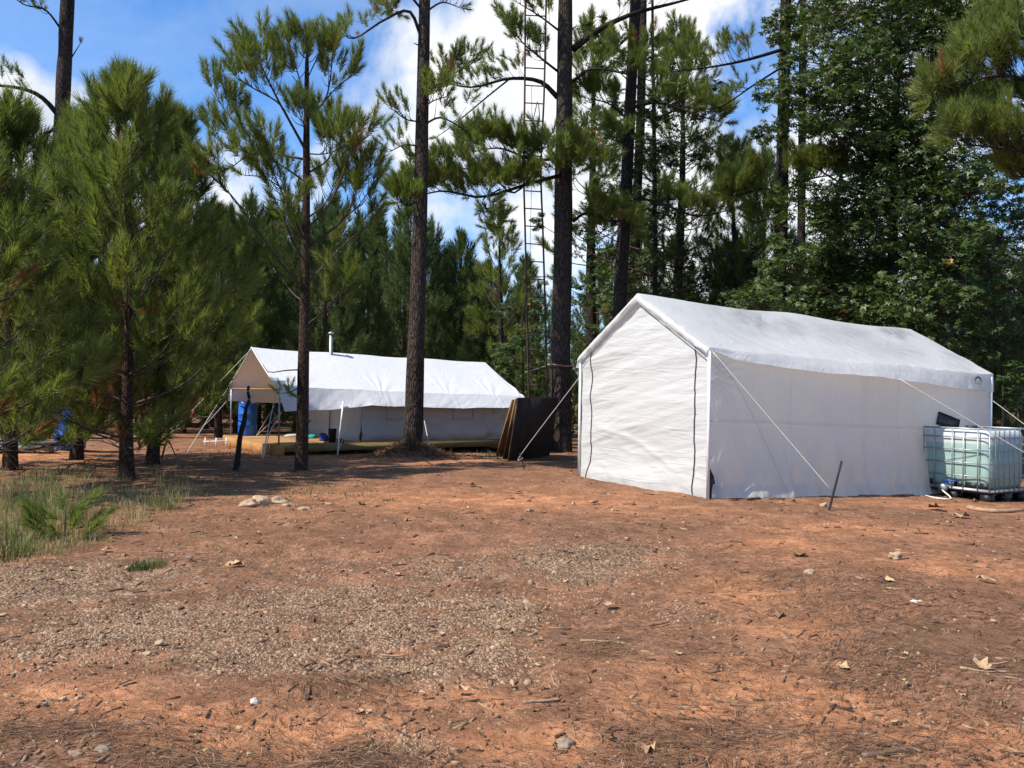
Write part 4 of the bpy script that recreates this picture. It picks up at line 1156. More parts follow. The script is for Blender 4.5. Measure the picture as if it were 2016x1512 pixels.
# charred leaning post
q = G(463, 926); pp = [q - .1 * UP, q, P(478, 838, q[1] + .1), P(489, 790, q[1] + .1), P(489, 760, q[1] + .1)]
p_ = bez(pp, 30); p_[:, 0] += 0.012 * np.sin(np.arange(30) * .9)
g = Geo(); g.tube(p_, np.interp(np.arange(30), [0, 10, 20, 29], [.050, .048, .030, .022]), 9, jit=.25, seed=4)
for i in (8, 15, 19):
    g.tube(np.array([p_[i], p_[i] + np.array([0.10 * (-1) ** i, 0, .05])]), [0.018, .006], 5)
tag(g.build('snag_post', M['charred'], None, q, smooth=True), 'charred leaning snag post before the drum and deck', 'post')

# plywood sheets leaning against the big pine
b1, b2, b3 = G(976, 899), G(990, 903), G(1000, 907)
lbls = ('weathered plywood sheet leaning leftmost of the stack by the big pine', 'brown plywood sheet in the middle of the stack by the big pine', 'plywood sheet coloured dark for its shaded underside, leaning rightmost, nearest the big pine')
tops = (P(1028, 787, b1[1] + .25), P(1031, 785, b2[1] + .22), P(1035, 783, b3[1] + .24))
hd = np.array([0.46, 0.89, 0]); hd /= np.linalg.norm(hd)
for i, (bb, tt, ln) in enumerate(zip((b1, b2, b3), tops, (1.5, 1.6, 2.0))):
    bb = bb - 0.02 * UP
    fu = tt - bb; fu -= hd * fu.dot(hd); fl = np.linalg.norm(fu); fu /= fl; nr = np.cross(hd, fu)
    o = thing('plywood_sheet', bb, lbls[i], 'plywood', 'plywood sheets leaning by the big pine')
    g = Geo(); g.box(bb + fu * fl / 2 + hd * (ln / 2 + .012), (ln, fl, 0.018), np.array([hd, fu, nr])); g.build('panel', M['plywood_shaded' if i == 2 else 'plywood_old'], o, bb)
    g = Geo(); g.box(bb + fu * fl / 2, (0.02, fl, 0.02), np.array([hd, fu, nr])); g.build('edge', M['plywood_edge'], o, bb)

# grey timber pile at the far left
for i, (x, y, l) in enumerate(((20, 882, 1.5), (35, 874, 1.7), (15, 866, 1.3))):
    q = G(30, 892); c = P(x, y, q[1] + .2 * i)
    g = Geo(); g.box(c, (l, 0.18, 0.09), np.array([[.97, .2, 0], [-.2, .97, 0], [0, 0, 1]]))
    tag(g.build('weathered_board', M['grey_wood'], None, c), ('lowest grey board of the pile at the left edge', 'middle grey board of the pile at the left edge', 'topmost grey board of the pile at the left edge')[i], 'board', 'grey boards at the left edge')
# little white pipe frame behind the deck
q = G(404, 880); o = thing('pipe_frame', q, 'small white pipe frame standing behind the deck corner', 'frame')
for dx in (0, .26, .5):
    g = Geo(); g.tube(np.array([q + [dx, 0, -.02], q + [dx, 0, .22]]), 0.016, 6); g.build('upright', M['white_metal'], o, q)
g = Geo(); g.tube(np.array([q + [-.05, 0, .13], q + [.55, 0, .15]]), 0.014, 6); g.build('rail', M['white_metal'], o, q)

# ------------------------------------------------------------------ tall pines
def px_path(lst): return [P(*q) for q in lst]

# big pine beside the plywood
bp_ = G(1104, 889); BY = bp_[1]
big = thing('tall_pine', bp_, 'thickest pine trunk, bare below, left of the white tent', 'tree')
tall_trunk(big, bp_, [bp_ - .15 * UP] + px_path([(1104, 880, BY), (1103, 700, BY), (1108, 500, BY), (1110, 300, BY), (1112, 100, BY), (1114, -60, BY), (1118, -420, BY), (1122, -760, BY)]), 0.315, 0.13, seed=1)
cr = Crown(301)
def bo(c, lst, r0, n, side, start=.3, dens=3, sc=1.0, rust=.03, up=.8): c.bough(px_path(lst), r0, n, side, start, up, dens, sc, rust)
bo(cr, [(1098, 192, BY), (1062, 160, BY - .2), (1000, 155, BY - .5), (930, 172, BY - .8), (865, 160, BY - 1)], .07, 30, .55, .35, 3, .85)
bo(cr, [(1000, 158, BY - .5), (960, 190, BY - .6), (900, 240, BY - .4), (860, 270, BY)], .025, 9, .4, .2, 2, .8)
bo(cr, [(1128, 97, BY), (1180, 58, BY + .1), (1250, 26, BY + .2), (1350, 0, BY + .3), (1480, -40, BY)], .10, 16, .8, .3, 3, .9)
bo(cr, [(1128, 160, BY), (1165, 136, BY - .2), (1230, 145, BY - .4), (1300, 165, BY - .6)], .05, 20, .6, .25, 4)
bo(cr, [(1100, 142, BY), (1062, 112, BY - .2), (1030, 85, BY - .3), (1000, 50, BY - .3)], .035, 22, .55, .2, 4)
bo(cr, [(1100, 60, BY), (1060, 30, BY - .3), (1010, 0, BY - .3)], .03, 14, .5, .2, 3)
bo(cr, [(1104, 310, BY - .2), (1050, 315, BY - .7), (985, 292, BY - 1.2), (925, 300, BY - 1.5)], .05, 46, .6, .12, 5, 1.15, .01)
bo(cr, [(1104, 345, BY - .2), (1040, 362, BY - .9), (950, 388, BY - 1.6), (870, 376, BY - 2.1), (785, 398, BY - 2.5)], .06, 62, .62, .12, 5, 1.15, .015)
bo(cr, [(1108, 330, BY - .25), (1110, 350, BY - .9), (1112, 335, BY - 1.6), (1130, 325, BY - 2.1)], .05, 30, .75, .1, 5, 1.15, .01)
bo(cr, [(1050, 345, BY - .8), (1010, 380, BY - 1.2), (970, 350, BY - 1.5), (900, 330, BY - 1.9), (820, 340, BY - 2.3)], .03, 34, .5, .05, 5, 1.0)
bo(cr, [(985, 372, BY - 1.3), (950, 395, BY - 1.4), (968, 425, BY - 1.4), (985, 470, BY - 1.3)], .022, 16, .42, .35, 3, .95, up=.5)
bo(cr, [(1128, 436, BY), (1155, 420, BY - .2), (1200, 436, BY - .5), (1245, 455, BY - .8)], .045, 26, .6, .25, 4)
bo(cr, [(1120, 300, BY - .1), (1150, 320, BY - .5), (1180, 345, BY - 1.0)], .03, 16, .5, .2, 4)
for k in range(16):   # crown above the frame
    a = k * 2.4; zt = P(1116, -150 - 35 * k, BY); Lb = 2.6 - .09 * k
    e = zt + np.array([math.cos(a) * Lb, math.sin(a) * Lb, .5])
    cr.bough([zt, (zt + e) / 2 - .1 * UP, e], .06, 9, .8, .35, .8, 3, 1.2)
cr.wood.build('branches', M['bark_dark'], big, bp_); cr.mesh(TM_MID, 'crown', M['pine'], big, bp_)
g = Geo()
a = np.linspace(0, 2 * math.pi, 30); c0 = P(1103, 718, BY)
g.tube(np.stack([c0[0] + .325 * np.cos(a), c0[1] + .325 * np.sin(a), c0[2] + .03 * np.sin(a * 1) + .02 * np.cos(3 * a)], -1), 0.016, 6, cap=False)
tag(g.build('pink_rope', M['pink_rope'], None, c0), 'faded pink rope tied around the thickest pine trunk', 'rope')

# tall pine with needle mound before the left tent
b8 = np.array([PM[0], PM[1], T(PM[0], PM[1]) - .12]); Y8 = PM[1]
tp = thing('tall_pine', b8, 'straight pine trunk rising from a needle mound before the canvas tent', 'tree')
tall_trunk(tp, b8, [b8 - .1 * UP] + px_path([(814, 850, Y8), (818, 700, Y8), (823, 560, Y8), (828, 400, Y8), (832, 200, Y8), (836, 0, Y8), (843, -350, Y8), (848, -640, Y8)]), 0.215, 0.09, seed=2, flare=.25)
cr = Crown(302)
bo(cr, [(829, 72, Y8), (805, 22, Y8 - .2), (755, 40, Y8 - .4), (700, 75, Y8 - .6), (672, 66, Y8 - .7)], .04, 15, .45, .3, 2, .85)
bo(cr, [(832, 20, Y8), (800, -10, Y8 - .3), (770, 20, Y8 - .5)], .03, 16, .45, .2, 3, .9)
bo(cr, [(836, 25, Y8), (870, 5, Y8 - .2), (905, 15, Y8 - .3)], .025, 9, .35, .3, 2, .8)
bo(cr, [(831, 240, Y8), (800, 235, Y8 - .3), (772, 215, Y8 - .6)], .02, 9, .42, .2, 2, .8)
bo(cr, [(830, 290, Y8), (798, 285, Y8 - .2), (765, 300, Y8 - .3)], .02, 8, .4, .2, 2, .8)
bo(cr, [(835, 245, Y8), (870, 232, Y8 - .3), (920, 262, Y8 - .5), (945, 300, Y8 - .6)], .025, 12, .45, .2, 2, .8)
bo(cr, [(835, 190, Y8), (870, 160, Y8 + .3), (930, 125, Y8 + .5)], .025, 16, .5, .2, 3, .9)
bo(cr, [(835, 215, Y8), (850, 200, Y8 - .5), (880, 190, Y8 - .8)], .02, 12, .4, .1, 3, .9)
bo(cr, [(829, 390, Y8), (805, 405, Y8 - .3), (785, 395, Y8 - .5)], .02, 14, .35, .2, 3, .9)
for k in range(14):
    a = k * 2.4; zt = P(840, -120 - 35 * k, Y8); Lb = 2.2 - .09 * k
    e = zt + np.array([math.cos(a) * Lb, math.sin(a) * Lb, .4])
    cr.bough([zt, (zt + e) / 2 - .1 * UP, e], .045, 8, .7, .35, .8, 3, 1.1)
g = cr.wood
for (x0, y0, x1, y1) in ((832, 92, 815, 85), (822, 450, 838, 455), (820, 620, 806, 612)):
    g.tube(np.array([P(x0, y0, Y8), P(x1, y1, Y8 - .1)]), [.02, .01], 5)
cr.wood.build('branches', M['bark_dark'], tp, b8); cr.mesh(TM_MID, 'crown', M['pine'], tp, b8)

def simple_tall(label, lst, Y, rb, rt, boughs, seed, mat='bark_dark', crown_n=12, name='tall_pine', cx=None):
    b0 = P(lst[0][0], lst[0][1], Y); b0[2] = T(b0[0], b0[1])
    o = thing(name, b0, label, 'tree')
    tall_trunk(o, b0, [b0 - .1 * UP] + [P(x, y, Y) for x, y in lst], rb, rt, mat, 12, seed)
    cr = Crown(seed)
    for pts, r0, n, side, dens, sc in boughs:
        cr.bough([P(x, y, Y + dy) for x, y, dy in pts], r0, n, side, .25, .8, dens, sc, .008)
    x1, y1 = lst[-1]
    for k in range(crown_n):
        a = k * 2.4; zt = P(x1, y1 + 20 + 34 * (crown_n - k), Y); Lb = 2.2 - .09 * k
        if zt[2] < 8.5: continue
        e = zt + np.array([math.cos(a) * Lb, math.sin(a) * Lb, .4])
        cr.bough([zt, (zt + e) / 2 - .1 * UP, e], .045, 8, .7, .35, .8, 3, 1.1)
    if cr.pos:
        cr.wood.build('branches', M['bark_dark'], o, b0); cr.mesh(TM_MID, 'crown', M['pine'], o, b0)
    return o
simple_tall('tall pine at far left with an arching bare limb above the young pines', [(82, 860), (100, 600), (118, 300), (126, 150), (133, 0), (142, -300)], 21.5, .23, .15,
            [([(122, 235, 0), (80, 190, -.3), (30, 172, -.5), (-40, 168, -.8), (-110, 175, -1)], .075, 8, .6, 3, 1), ([(138, 118, 0), (158, 86, .1)], .02, 0, .1, 0, .5), ([(122, 60, 0), (90, 20, -.3), (50, 10, -.5), (20, -10, -.6)], .03, 12, .4, 3, .85)], 303, crown_n=6)
simple_tall('pine trunk just left of the white tent ridge, wrapped in leaves', [(1216, 760), (1220, 600), (1230, 430), (1240, 220), (1250, 20), (1254, -60), (1262, -420)], 22.5, .205, .12,
            [([(1244, 212, -.1), (1300, 202, -.6), (1370, 226, -1), (1425, 242, -1.2)], .05, 40, .7, 4, 1.05), ([(1240, 240, -.2), (1200, 205, -.5), (1150, 192, -.8)], .035, 20, .6, 4, 1),
             ([(1236, 260, -.2), (1226, 280, -.9), (1205, 275, -1.4)], .03, 16, .6, 4, 1), ([(1232, 385, -.1), (1300, 400, -.6), (1370, 425, -1), (1445, 412, -1.3)], .05, 36, .65, 4, 1),
             ([(1232, 430, -.1), (1210, 440, -.8), (1180, 460, -1.2)], .03, 22, .6, 4, 1), ([(1247, 60, -.1), (1220, 90, -.6), (1190, 120, -.9)], .03, 16, .5, 3, 1), ([(1242, 150, -.1), (1262, 120, -.7), (1300, 110, -1)], .03, 14, .5, 3, 1)], 304, crown_n=10)
simple_tall('slim dark trunk close behind the pine at the white tent ridge', [(1246, 760), (1250, 500), (1262, 200), (1268, -200)], 26, .19, .12, [], 305, crown_n=0, name='pine_snag')
simple_tall('pine trunk rising behind the middle of the white tent roof', [(1532, 760), (1534, 600), (1537, 480), (1541, 300), (1545, 100), (1547, -20), (1553, -420)], 20.5, .185, .12,
            [([(1541, 392, -.1), (1510, 372, -.8), (1470, 380, -1.1), (1440, 392, -1.3)], .04, 38, .6, 5, 1), ([(1540, 380, -.1), (1570, 362, -.8), (1605, 350, -1.2), (1645, 345, -1.4)], .04, 38, .6, 5, 1),
             ([(1545, 96, -.1), (1470, 118, -.6), (1400, 132, -1), (1320, 142, -1.3)], .05, 26, .65, 3, .95), ([(1543, 130, -.1), (1480, 170, -.5), (1420, 210, -.8), (1370, 215, -1)], .03, 16, .5, 2, .9),
             ([(1548, 58, 0), (1570, 12, .1), (1585, -40, .1)], .04, 2, .3, 2, .9), ([(1546, 110, -.1), (1560, 112, -.6), (1585, 100, -.9)], .02, 10, .4, 3, .9), ([(1538, 430, -.1), (1520, 430, -.7), (1490, 440, -1)], .025, 16, .5, 3, 1)], 306, crown_n=10)
simple_tall('slim bare trunk just right of the pine behind the white tent roof', [(1574, 760), (1577, 500), (1579, 300), (1581, 0), (1584, -300)], 23, .125, .09, [], 307, crown_n=0, name='pine_snag')
def mid_pine(bx, tx, ty, Y, Rm, clear, seed, label, **kw):
    b = P(bx, 780, Y); b[2] = T(b[0], b[1]); t_ = P(tx, ty, Y)
    return young_pine('middle_pine', b, t_, Rm, clear, seed, label, tmpl=TM_MID, barkm='bark_dark', **kw)
mid_pine(1170, 1165, 40, 25.5, 1.5, 4.0, 311, 'leafy pine crown seen just right of the thickest trunk', dens=6, nb=4, step=.75, tscale=1.2, pex=.5)
mid_pine(1330, 1345, 60, 26.5, 1.9, 3.4, 312, 'broad pine crown between the two trunk groups behind the white tent', dens=6, nb=5, step=.7, tscale=1.2, pex=.5)
mid_pine(1455, 1440, 290, 25.0, 1.6, 2.6, 313, 'shorter pine behind the white tent ridge, left of the middle trunk', dens=6, nb=5, step=.6, tscale=1.2, pex=.6)
mid_pine(985, 985, 430, 27.0, 1.2, 2.4, 314, 'small open pine seen left of the ladder', dens=5, nb=4, step=.6, tscale=1.1, pex=.6)
# pine reaching in from the right edge
simple_tall('bright pine boughs reaching in at the upper right edge', [(2150, 1000), (2150, 600), (2155, 200), (2160, -200)], 13.5, .15, .07,
            [([(2150, 240, 0), (2050, 170, 0), (1950, 150, -.1), (1835, 200, -.2)], .05, 44, .6, 5, 1.0), ([(2150, 180, 0), (2060, 110, .3), (1980, 95, .4), (1930, 110, .4)], .05, 34, .6, 5, 1.0),
             ([(2150, 380, 0), (2050, 310, -.2), (1960, 290, -.3), (1885, 285, -.3)], .05, 40, .5, 5, 1.0), ([(2150, 420, 0), (2060, 360, .2), (1990, 345, .3)], .04, 30, .5, 5, 1.0), ([(2150, 300, 0), (2070, 220, .2), (2000, 225, .2), (1900, 225, .2)], .04, 30, .5, 5, 1)], 308, crown_n=0, mat='bark')
# sprigs hanging in from above the right tent
# ------------------------------------------------------------------ slim sapling pine in front (hand-placed limbs)
bs = G(592, 925); YS = bs[1]
sap = thing('sapling_pine', bs, 'slim open-crowned young pine standing alone before the canvas tent', 'tree')
tpth = [bs - .1 * UP] + px_path([(593, 915, YS), (598, 700, YS), (602, 480, YS), (603, 300, YS), (604, 140, YS), (606, 84, YS)])
p_ = bez(tpth, 40); u = np.linspace(0, 1, 40)
g = Geo(); g.tube(p_, .118 * (1 - u) ** .9 + .014 + .05 * np.exp(-u * 30), 10, jit=.1, seed=9)
for (x0, y0, x1, y1) in ((590, 840, 612, 828), (588, 690, 612, 690), (596, 730, 588, 715)):
    g.tube(np.array([P(x0, y0, YS), P(x1, y1, YS - .1)]), [.03, .012], 5)
g.build('trunk', M['bark_young'], sap, bs, smooth=True)
cr = Crown(320)
for lst, r0, n, side, st in (
    ([(602, 292, 0), (575, 235, -.1), (545, 171, -.2), (520, 110, -.3), (505, 70, -.3)], .028, 26, .42, .5),
    ([(575, 235, -.1), (550, 185, -.5), (500, 150, -.7), (465, 125, -.8)], .018, 16, .35, .4),
    ([(597, 312, 0), (531, 294, .3), (490, 250, .5), (451, 214, .6), (418, 150, .6)], .024, 18, .36, .55),
    ([(531, 294, .3), (471, 290, .4), (430, 268, .4), (408, 240, .4)], .014, 9, .3, .35),
    ([(602, 480, 0), (575, 420, -.3), (551, 369, -.6), (527, 310, -.8)], .026, 22, .42, .4),
    ([(602, 400, 0), (570, 380, .5), (520, 350, .8), (480, 345, 1)], .02, 14, .4, .3),
    ([(606, 341, 0), (646, 313, .3), (650, 275, .4), (648, 225, .4)], .02, 16, .36, .45),
    ([(606, 300, 0), (640, 300, -.5), (680, 285, -.8)], .014, 12, .36, .3),
    ([(605, 220, 0), (638, 180, .2), (650, 130, .3), (654, 70, .3)], .02, 15, .34, .4),
    ([(638, 180, .2), (665, 145, .2), (695, 118, .2)], .012, 6, .28, .5),
    ([(606, 488, 0), (674, 433, -.2), (700, 380, -.3), (715, 325, -.3)], .026, 20, .42, .45),
    ([(674, 433, -.2), (710, 400, 0), (742, 350, .1)], .014, 9, .36, .3),
    ([(605, 575, 0), (555, 520, -.3), (459, 389, -.7), (398, 330, -.9)], .026, 12, .36, .6),
    ([(605, 430, 0), (640, 400, .6), (668, 345, .9)], .018, 14, .38, .3),
    ([(604, 200, 0), (590, 130, -.1), (570, 50, -.2)], .016, 12, .28, .4),
    ([(604, 130, 0), (620, 90, .2), (632, 60, .2)], .012, 8, .25, .4),
    ([(604, 260, 0), (600, 240, -.4), (590, 210, -.6)], .012, 10, .3, .3),
    ([(604, 100, 0), (605, 70, 0), (605, 45, 0)], .012, 10, .2, .1),
    ([(604, 560, 0), (640, 520, .3), (690, 470, .5), (735, 440, .6)], .018, 14, .4, .35),
    ([(604, 600, 0), (570, 570, .5), (520, 500, .8), (470, 470, 1.0)], .018, 14, .4, .35),
    ([(604, 520, 0), (580, 480, -.6), (560, 430, -.9)], .015, 12, .4, .3),
    ([(604, 640, 0), (640, 610, -.4), (680, 560, -.7)], .015, 12, .4, .3),
    ([(604, 450, 0), (650, 400, -.5), (690, 300, -.6), (720, 260, -.6)], .018, 14, .38, .45),
    ([(603, 360, 0), (560, 330, -.6), (500, 300, -.9), (455, 330, -1)], .018, 14, .38, .35)):
    lst = [(x, y + max(0, 46 * (1 - y / 320)), dy) for x, y, dy in lst]
    cr.bough([P(x, y, YS + dy) for x, y, dy in lst], r0, max(5, int(n * .9)), side, st, .9, 2, 1.0, .01)
for lst in ([(596, 728, 0), (565, 729, -.2), (530, 733, -.3), (518, 718, -.3)], [(594, 760, 0), (570, 772, -.2), (545, 775, -.3)], [(600, 610, 0), (630, 600, -.2), (660, 605, -.3)]):
    cr.wood.tube(bez([P(x, y, YS + dy) for x, y, dy in lst], 8), np.linspace(.014, .005, 8), 5)
for k in range(7):
    cr.shoot(P(552 + 4 * k, 775 - (k % 3) * 5, YS - .3), cr.r.standard_normal(3) + UP, .6)
cr.wood.build('branches', M['twig'], sap, bs); cr.mesh(TM_NEAR, 'crown', M['pine'], sap, bs)

# ------------------------------------------------------------------ dense young pines on the left
def yp(bx, by, tx, ty, Rm, clear, seed, label, **kw):
    b = G(bx, by); t_ = P(tx, ty, b[1])
    return young_pine('young_pine', b, t_, Rm, clear, seed, label, **kw)
yp(250, 945, 248, 200, 1.85, 0.6, 401, 'dense bushy pine with the leftmost bare trunk foot, front of the left thicket', tmpl=TM_NEAR, dens=9, nb=6, tscale=1.15, step=.50, ust=.12)
yp(300, 914, 352, 262, 1.35, 1.0, 402, 'dense pine behind the bushiest one, its top leaning right', tmpl=TM_NEAR, dens=8, nb=6, tscale=1.15, step=.52, ust=.25)
yp(20, 925, 22, 245, 1.9, 0.3, 403, 'bushy young pine at the left edge of the thicket', tmpl=TM_NEAR, dens=8, nb=6, tscale=1.15, step=.52, ust=.25)
yp(150, 905, 165, 270, 1.7, 0.35, 404, 'young pine between the left edge pine and the bushiest one', tmpl=TM_NEAR, dens=8, nb=6, tscale=1.15, step=.52, ust=.25)
yp(-70, 980, -60, 370, 1.75, 0.6, 405, 'low green pine boughs cut off by the left edge', tmpl=TM_NEAR, dens=8, nb=6, tscale=1.15, step=.52, ust=.25)
yp(430, 860, 436, 440, 1.9, .6, 406, 'dark young pine right of the left thicket, behind the slim sapling', tmpl=TM_NEAR, dens=8, nb=6, tscale=1.15, step=.52, ust=.25, mat='pine')

# ------------------------------------------------------------------ background pine stand: three kinds, copied
protos = []
for i in range(3):
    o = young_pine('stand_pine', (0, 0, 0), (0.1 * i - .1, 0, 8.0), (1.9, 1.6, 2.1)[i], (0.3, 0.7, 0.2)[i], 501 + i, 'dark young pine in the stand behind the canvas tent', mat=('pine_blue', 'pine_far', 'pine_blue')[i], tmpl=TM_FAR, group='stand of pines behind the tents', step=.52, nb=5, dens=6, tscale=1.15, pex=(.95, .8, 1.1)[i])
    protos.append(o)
spots = []
rr_ = np.random.default_rng(77)
def stand(n, x0, x1, Y0, Y1, top0, top1, seed):
    r = np.random.default_rng(seed)
    for k in range(n):
        x = x0 + (x1 - x0) * (k + r.uniform(.1, .9)) / n; Y = r.uniform(Y0, Y1)
        spots.append((x, Y, r.uniform(top0, top1)))
stand(9, 380, 800, 24, 28, 400, 540, 1)
stand(10, 300, 820, 29, 34, 380, 500, 2)
stand(11, 360, 840, 36, 44, 410, 520, 3)
stand(7, 830, 1050, 26, 34, 530, 640, 9)
stand(7, 820, 1060, 36, 46, 500, 600, 10)
stand(6, -60, 360, 24, 30, 350, 480, 4)
stand(9, -80, 470, 23.5, 26, 590, 690, 11)
stand(6, 860, 1140, 24.5, 27, 650, 720, 12)
stand(7, 1140, 1480, 27, 33, 440, 580, 5)
stand(9, 1440, 2060, 24, 29, 470, 560, 6)
stand(9, 1400, 2080, 32, 40, 470, 560, 7)
spots += [(848, 31, 450), (905, 30, 478), (878, 36, 500), (985, 40, 540), (1500, 30, 330), (1640, 34, 420), (1440, 26, 470)]
where = lambda x: 'left thicket' if x < 330 else 'canvas tent' if x < 1020 else 'white tent'
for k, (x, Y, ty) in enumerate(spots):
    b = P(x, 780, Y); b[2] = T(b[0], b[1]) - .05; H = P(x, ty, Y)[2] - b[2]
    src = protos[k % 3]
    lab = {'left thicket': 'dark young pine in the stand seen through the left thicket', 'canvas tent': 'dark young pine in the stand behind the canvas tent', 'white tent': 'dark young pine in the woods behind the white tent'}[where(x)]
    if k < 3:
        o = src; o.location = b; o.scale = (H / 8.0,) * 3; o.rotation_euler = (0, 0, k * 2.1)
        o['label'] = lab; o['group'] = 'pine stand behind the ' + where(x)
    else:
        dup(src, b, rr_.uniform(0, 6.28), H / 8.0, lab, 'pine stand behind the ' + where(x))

# far wood that closes the view between the trunks (uncountable)
cr = Crown(600); r = cr.r
NF = 5200
fy = r.uniform(46, 75, NF); fx = r.uniform(-0.78, 0.78, NF) * fy
ftop = 5.2 + 2.2 * vnoise(fx * .35, fy * .2, seed=5) + 1.5 * vnoise(fx * 1.3, fy, seed=6)
fz = ftop * r.random(NF) ** .8
for k in range(NF):
    cr.shoot(np.array([fx[k], fy[k], fz[k]]), np.array([r.normal() * .5, r.normal() * .5, 1]), r.uniform(2.6, 4.2))
far = cr.mesh([shoot_template(26, 0.40, 0.19, 0.02, 350 + i, 14, 46) for i in range(4)], 'far_wood', M['pine_far'], None, (0, 60, 0))
tag(far, 'distant dark pine wood closing the view behind the tents', 'wood', kind='stuff')

# ------------------------------------------------------------------ broadleaf trees
def gum(name, label, trunk, Y, rb, clumps, seed, size=.075, mat='gum', n_k=1.0, accent=.004, tmpl=None, spread=1.2, cat='tree', barkm='bark_dark', ymean=.45):
    b0 = P(trunk[0][0], trunk[0][1], Y); b0[2] = T(b0[0], b0[1])
    o = thing(name, b0, label, cat)
    p = bez([b0 - .1 * UP] + [P(x, y, Y) for x, y in trunk], 30)
    u = np.linspace(0, 1, 30)
    g = Geo(); g.tube(p, rb * (1 - .75 * u) + rb * .3 * np.exp(-u * 30), 10, jit=.08, seed=seed); g.build('trunk', M[barkm], o, b0, smooth=True)
    lf = Leafy(seed); r = lf.r
    for x, y, rp, n in clumps:
        dy = r.uniform(-spread, spread)
        c = P(x, y, Y + dy); rad = rp * Y / F
        i = int(np.argmin(np.abs(p[:, 2] - (c[2] - 0.35 * np.hypot(c[0] - p[:, 0], c[1] - p[:, 1]))))); b_ = p[min(i, 28)]
        midp = (b_ + c) / 2 + np.array([0, 0, -.05 * np.linalg.norm(c - b_)])
        lf.wood.tube(bez([b_, midp, c], 7), np.linspace(min(.035, rb * .4), .008, 7), 5, cap=False)
        ns = max(3, int(n * n_k / 26))
        for k in range(ns):     # small sprays inside the clump leave gaps between them
            q = r.standard_normal(3); q /= np.linalg.norm(q); q *= r.random() ** .4 * rad
            q[2] *= .8
            lf.wood.tube(np.array([c, c + q * .6 + [0, 0, -.02], c + q]), [.008, .006, .003], 3, cap=False)
            lf.clump(c + q, rad * r.uniform(.22, .38), 26, .55)
    lf.wood.build('branches', M['twig'], o, b0)
    lf.mesh('crown', M[mat], o, b0, size, tmpl, ymean, accent)
    return o
gum('sweetgum_tree', 'large dark broadleaf tree with star-shaped leaves behind the white tent', [(1757, 760), (1757, 560), (1760, 350), (1768, 100), (1778, -150)], 19.0, .17,
    [(1600, 40, 100, 420), (1700, 30, 120, 560), (1800, 20, 120, 560), (1880, 30, 100, 460), (1945, 15, 70, 260), (1640, 130, 100, 460), (1740, 130, 120, 600), (1850, 120, 110, 500), (1600, 210, 80, 300), (1690, 230, 105, 520), (1790, 240, 110, 560), (1870, 230, 80, 320),
     (1550, 190, 55, 150), (1540, 60, 45, 100), (1520, 270, 40, 90), (1650, 310, 80, 300), (1740, 330, 105, 480), (1840, 330, 90, 380), (1920, 380, 80, 260), (1990, 400, 60, 180), (1620, 400, 90, 380), (1720, 420, 110, 560), (1820, 420, 100, 460), (1650, 500, 110, 560), (1760, 520, 120, 640), (1870, 500, 100, 500), (1960, 470, 80, 300),
     (1600, 580, 100, 500), (1700, 610, 110, 560), (1810, 610, 110, 560), (1900, 600, 100, 480), (1540, 520, 70, 240), (1500, 600, 70, 240), (1860, 690, 70, 280), (1990, 560, 80, 320), (1880, -40, 120, 400), (1700, -60, 130, 400)], 701, .095, n_k=3.0, spread=1.8)
gum('sweetgum_tree', 'slender leafy broadleaf tree between the thickest pine and the white tent', [(1290, 760), (1290, 560), (1288, 300), (1285, 80), (1284, -100)], 24.0, .11,
    [(1190, 110, 50, 130), (1160, 60, 40, 80), (1170, 250, 60, 200), (1305, 130, 45, 120), (1330, 80, 45, 110), (1250, 320, 75, 330), (1330, 290, 70, 300), (1395, 290, 45, 150), (1200, 410, 60, 220), (1290, 430, 80, 360), (1180, 500, 55, 180), (1270, 520, 75, 320), (1350, 500, 55, 190), (1160, 570, 45, 150), (1380, 560, 60, 230), (1220, 590, 60, 240), (1320, 380, 60, 220), (1290, 200, 60, 220), (1390, 180, 45, 110), (1240, 250, 60, 220), (1060, 440, 28, 60), (1300, 590, 70, 280), (1440, 590, 60, 220), (1150, 440, 40, 110), (1200, 200, 50, 150), (1340, 220, 50, 150), (1460, 520, 55, 180)], 702, .085, n_k=2.6, accent=.006)
gum('sweetgum_tree', 'dark broadleaf tree farther back at the right, behind the largest one', [(1840, 760), (1842, 500), (1850, 250), (1855, 60)], 25.0, .14,
    [(1620, 620, 80, 260), (1700, 560, 90, 320), (1800, 600, 90, 320), (1900, 580, 90, 320), (1990, 600, 90, 320), (1680, 470, 90, 300), (1780, 480, 90, 320), (1890, 480, 90, 320), (1980, 480, 80, 260), (1720, 370, 90, 300), (1820, 360, 90, 320), (1920, 340, 80, 260), (1760, 250, 90, 300), (1860, 240, 90, 300), (1720, 140, 80, 240), (1830, 120, 90, 300), (1920, 200, 70, 180), (1780, 40, 80, 240), (1560, 600, 60, 160), (1960, 680, 80, 260)], 706, .10, n_k=2.4, spread=1.5, ymean=.3)
gum('understory_shrub', 'sunlit leafy sapling behind the ladder and thickest pine', [(1030, 830), (1030, 740), (1028, 640), (1035, 580)], 22.6, .035,
    [(1000, 625, 40, 130), (1050, 600, 40, 130), (1045, 690, 50, 200), (1000, 700, 45, 170), (1020, 765, 45, 160), (1075, 650, 38, 120), (968, 690, 28, 70), (1070, 740, 40, 140), (1150, 600, 40, 130), (1170, 660, 40, 140), (1140, 690, 35, 110), (985, 755, 35, 110), (1060, 555, 35, 80), (960, 740, 22, 50)], 703, .062, 'gum_lit', 1.3, .012, spread=.8)
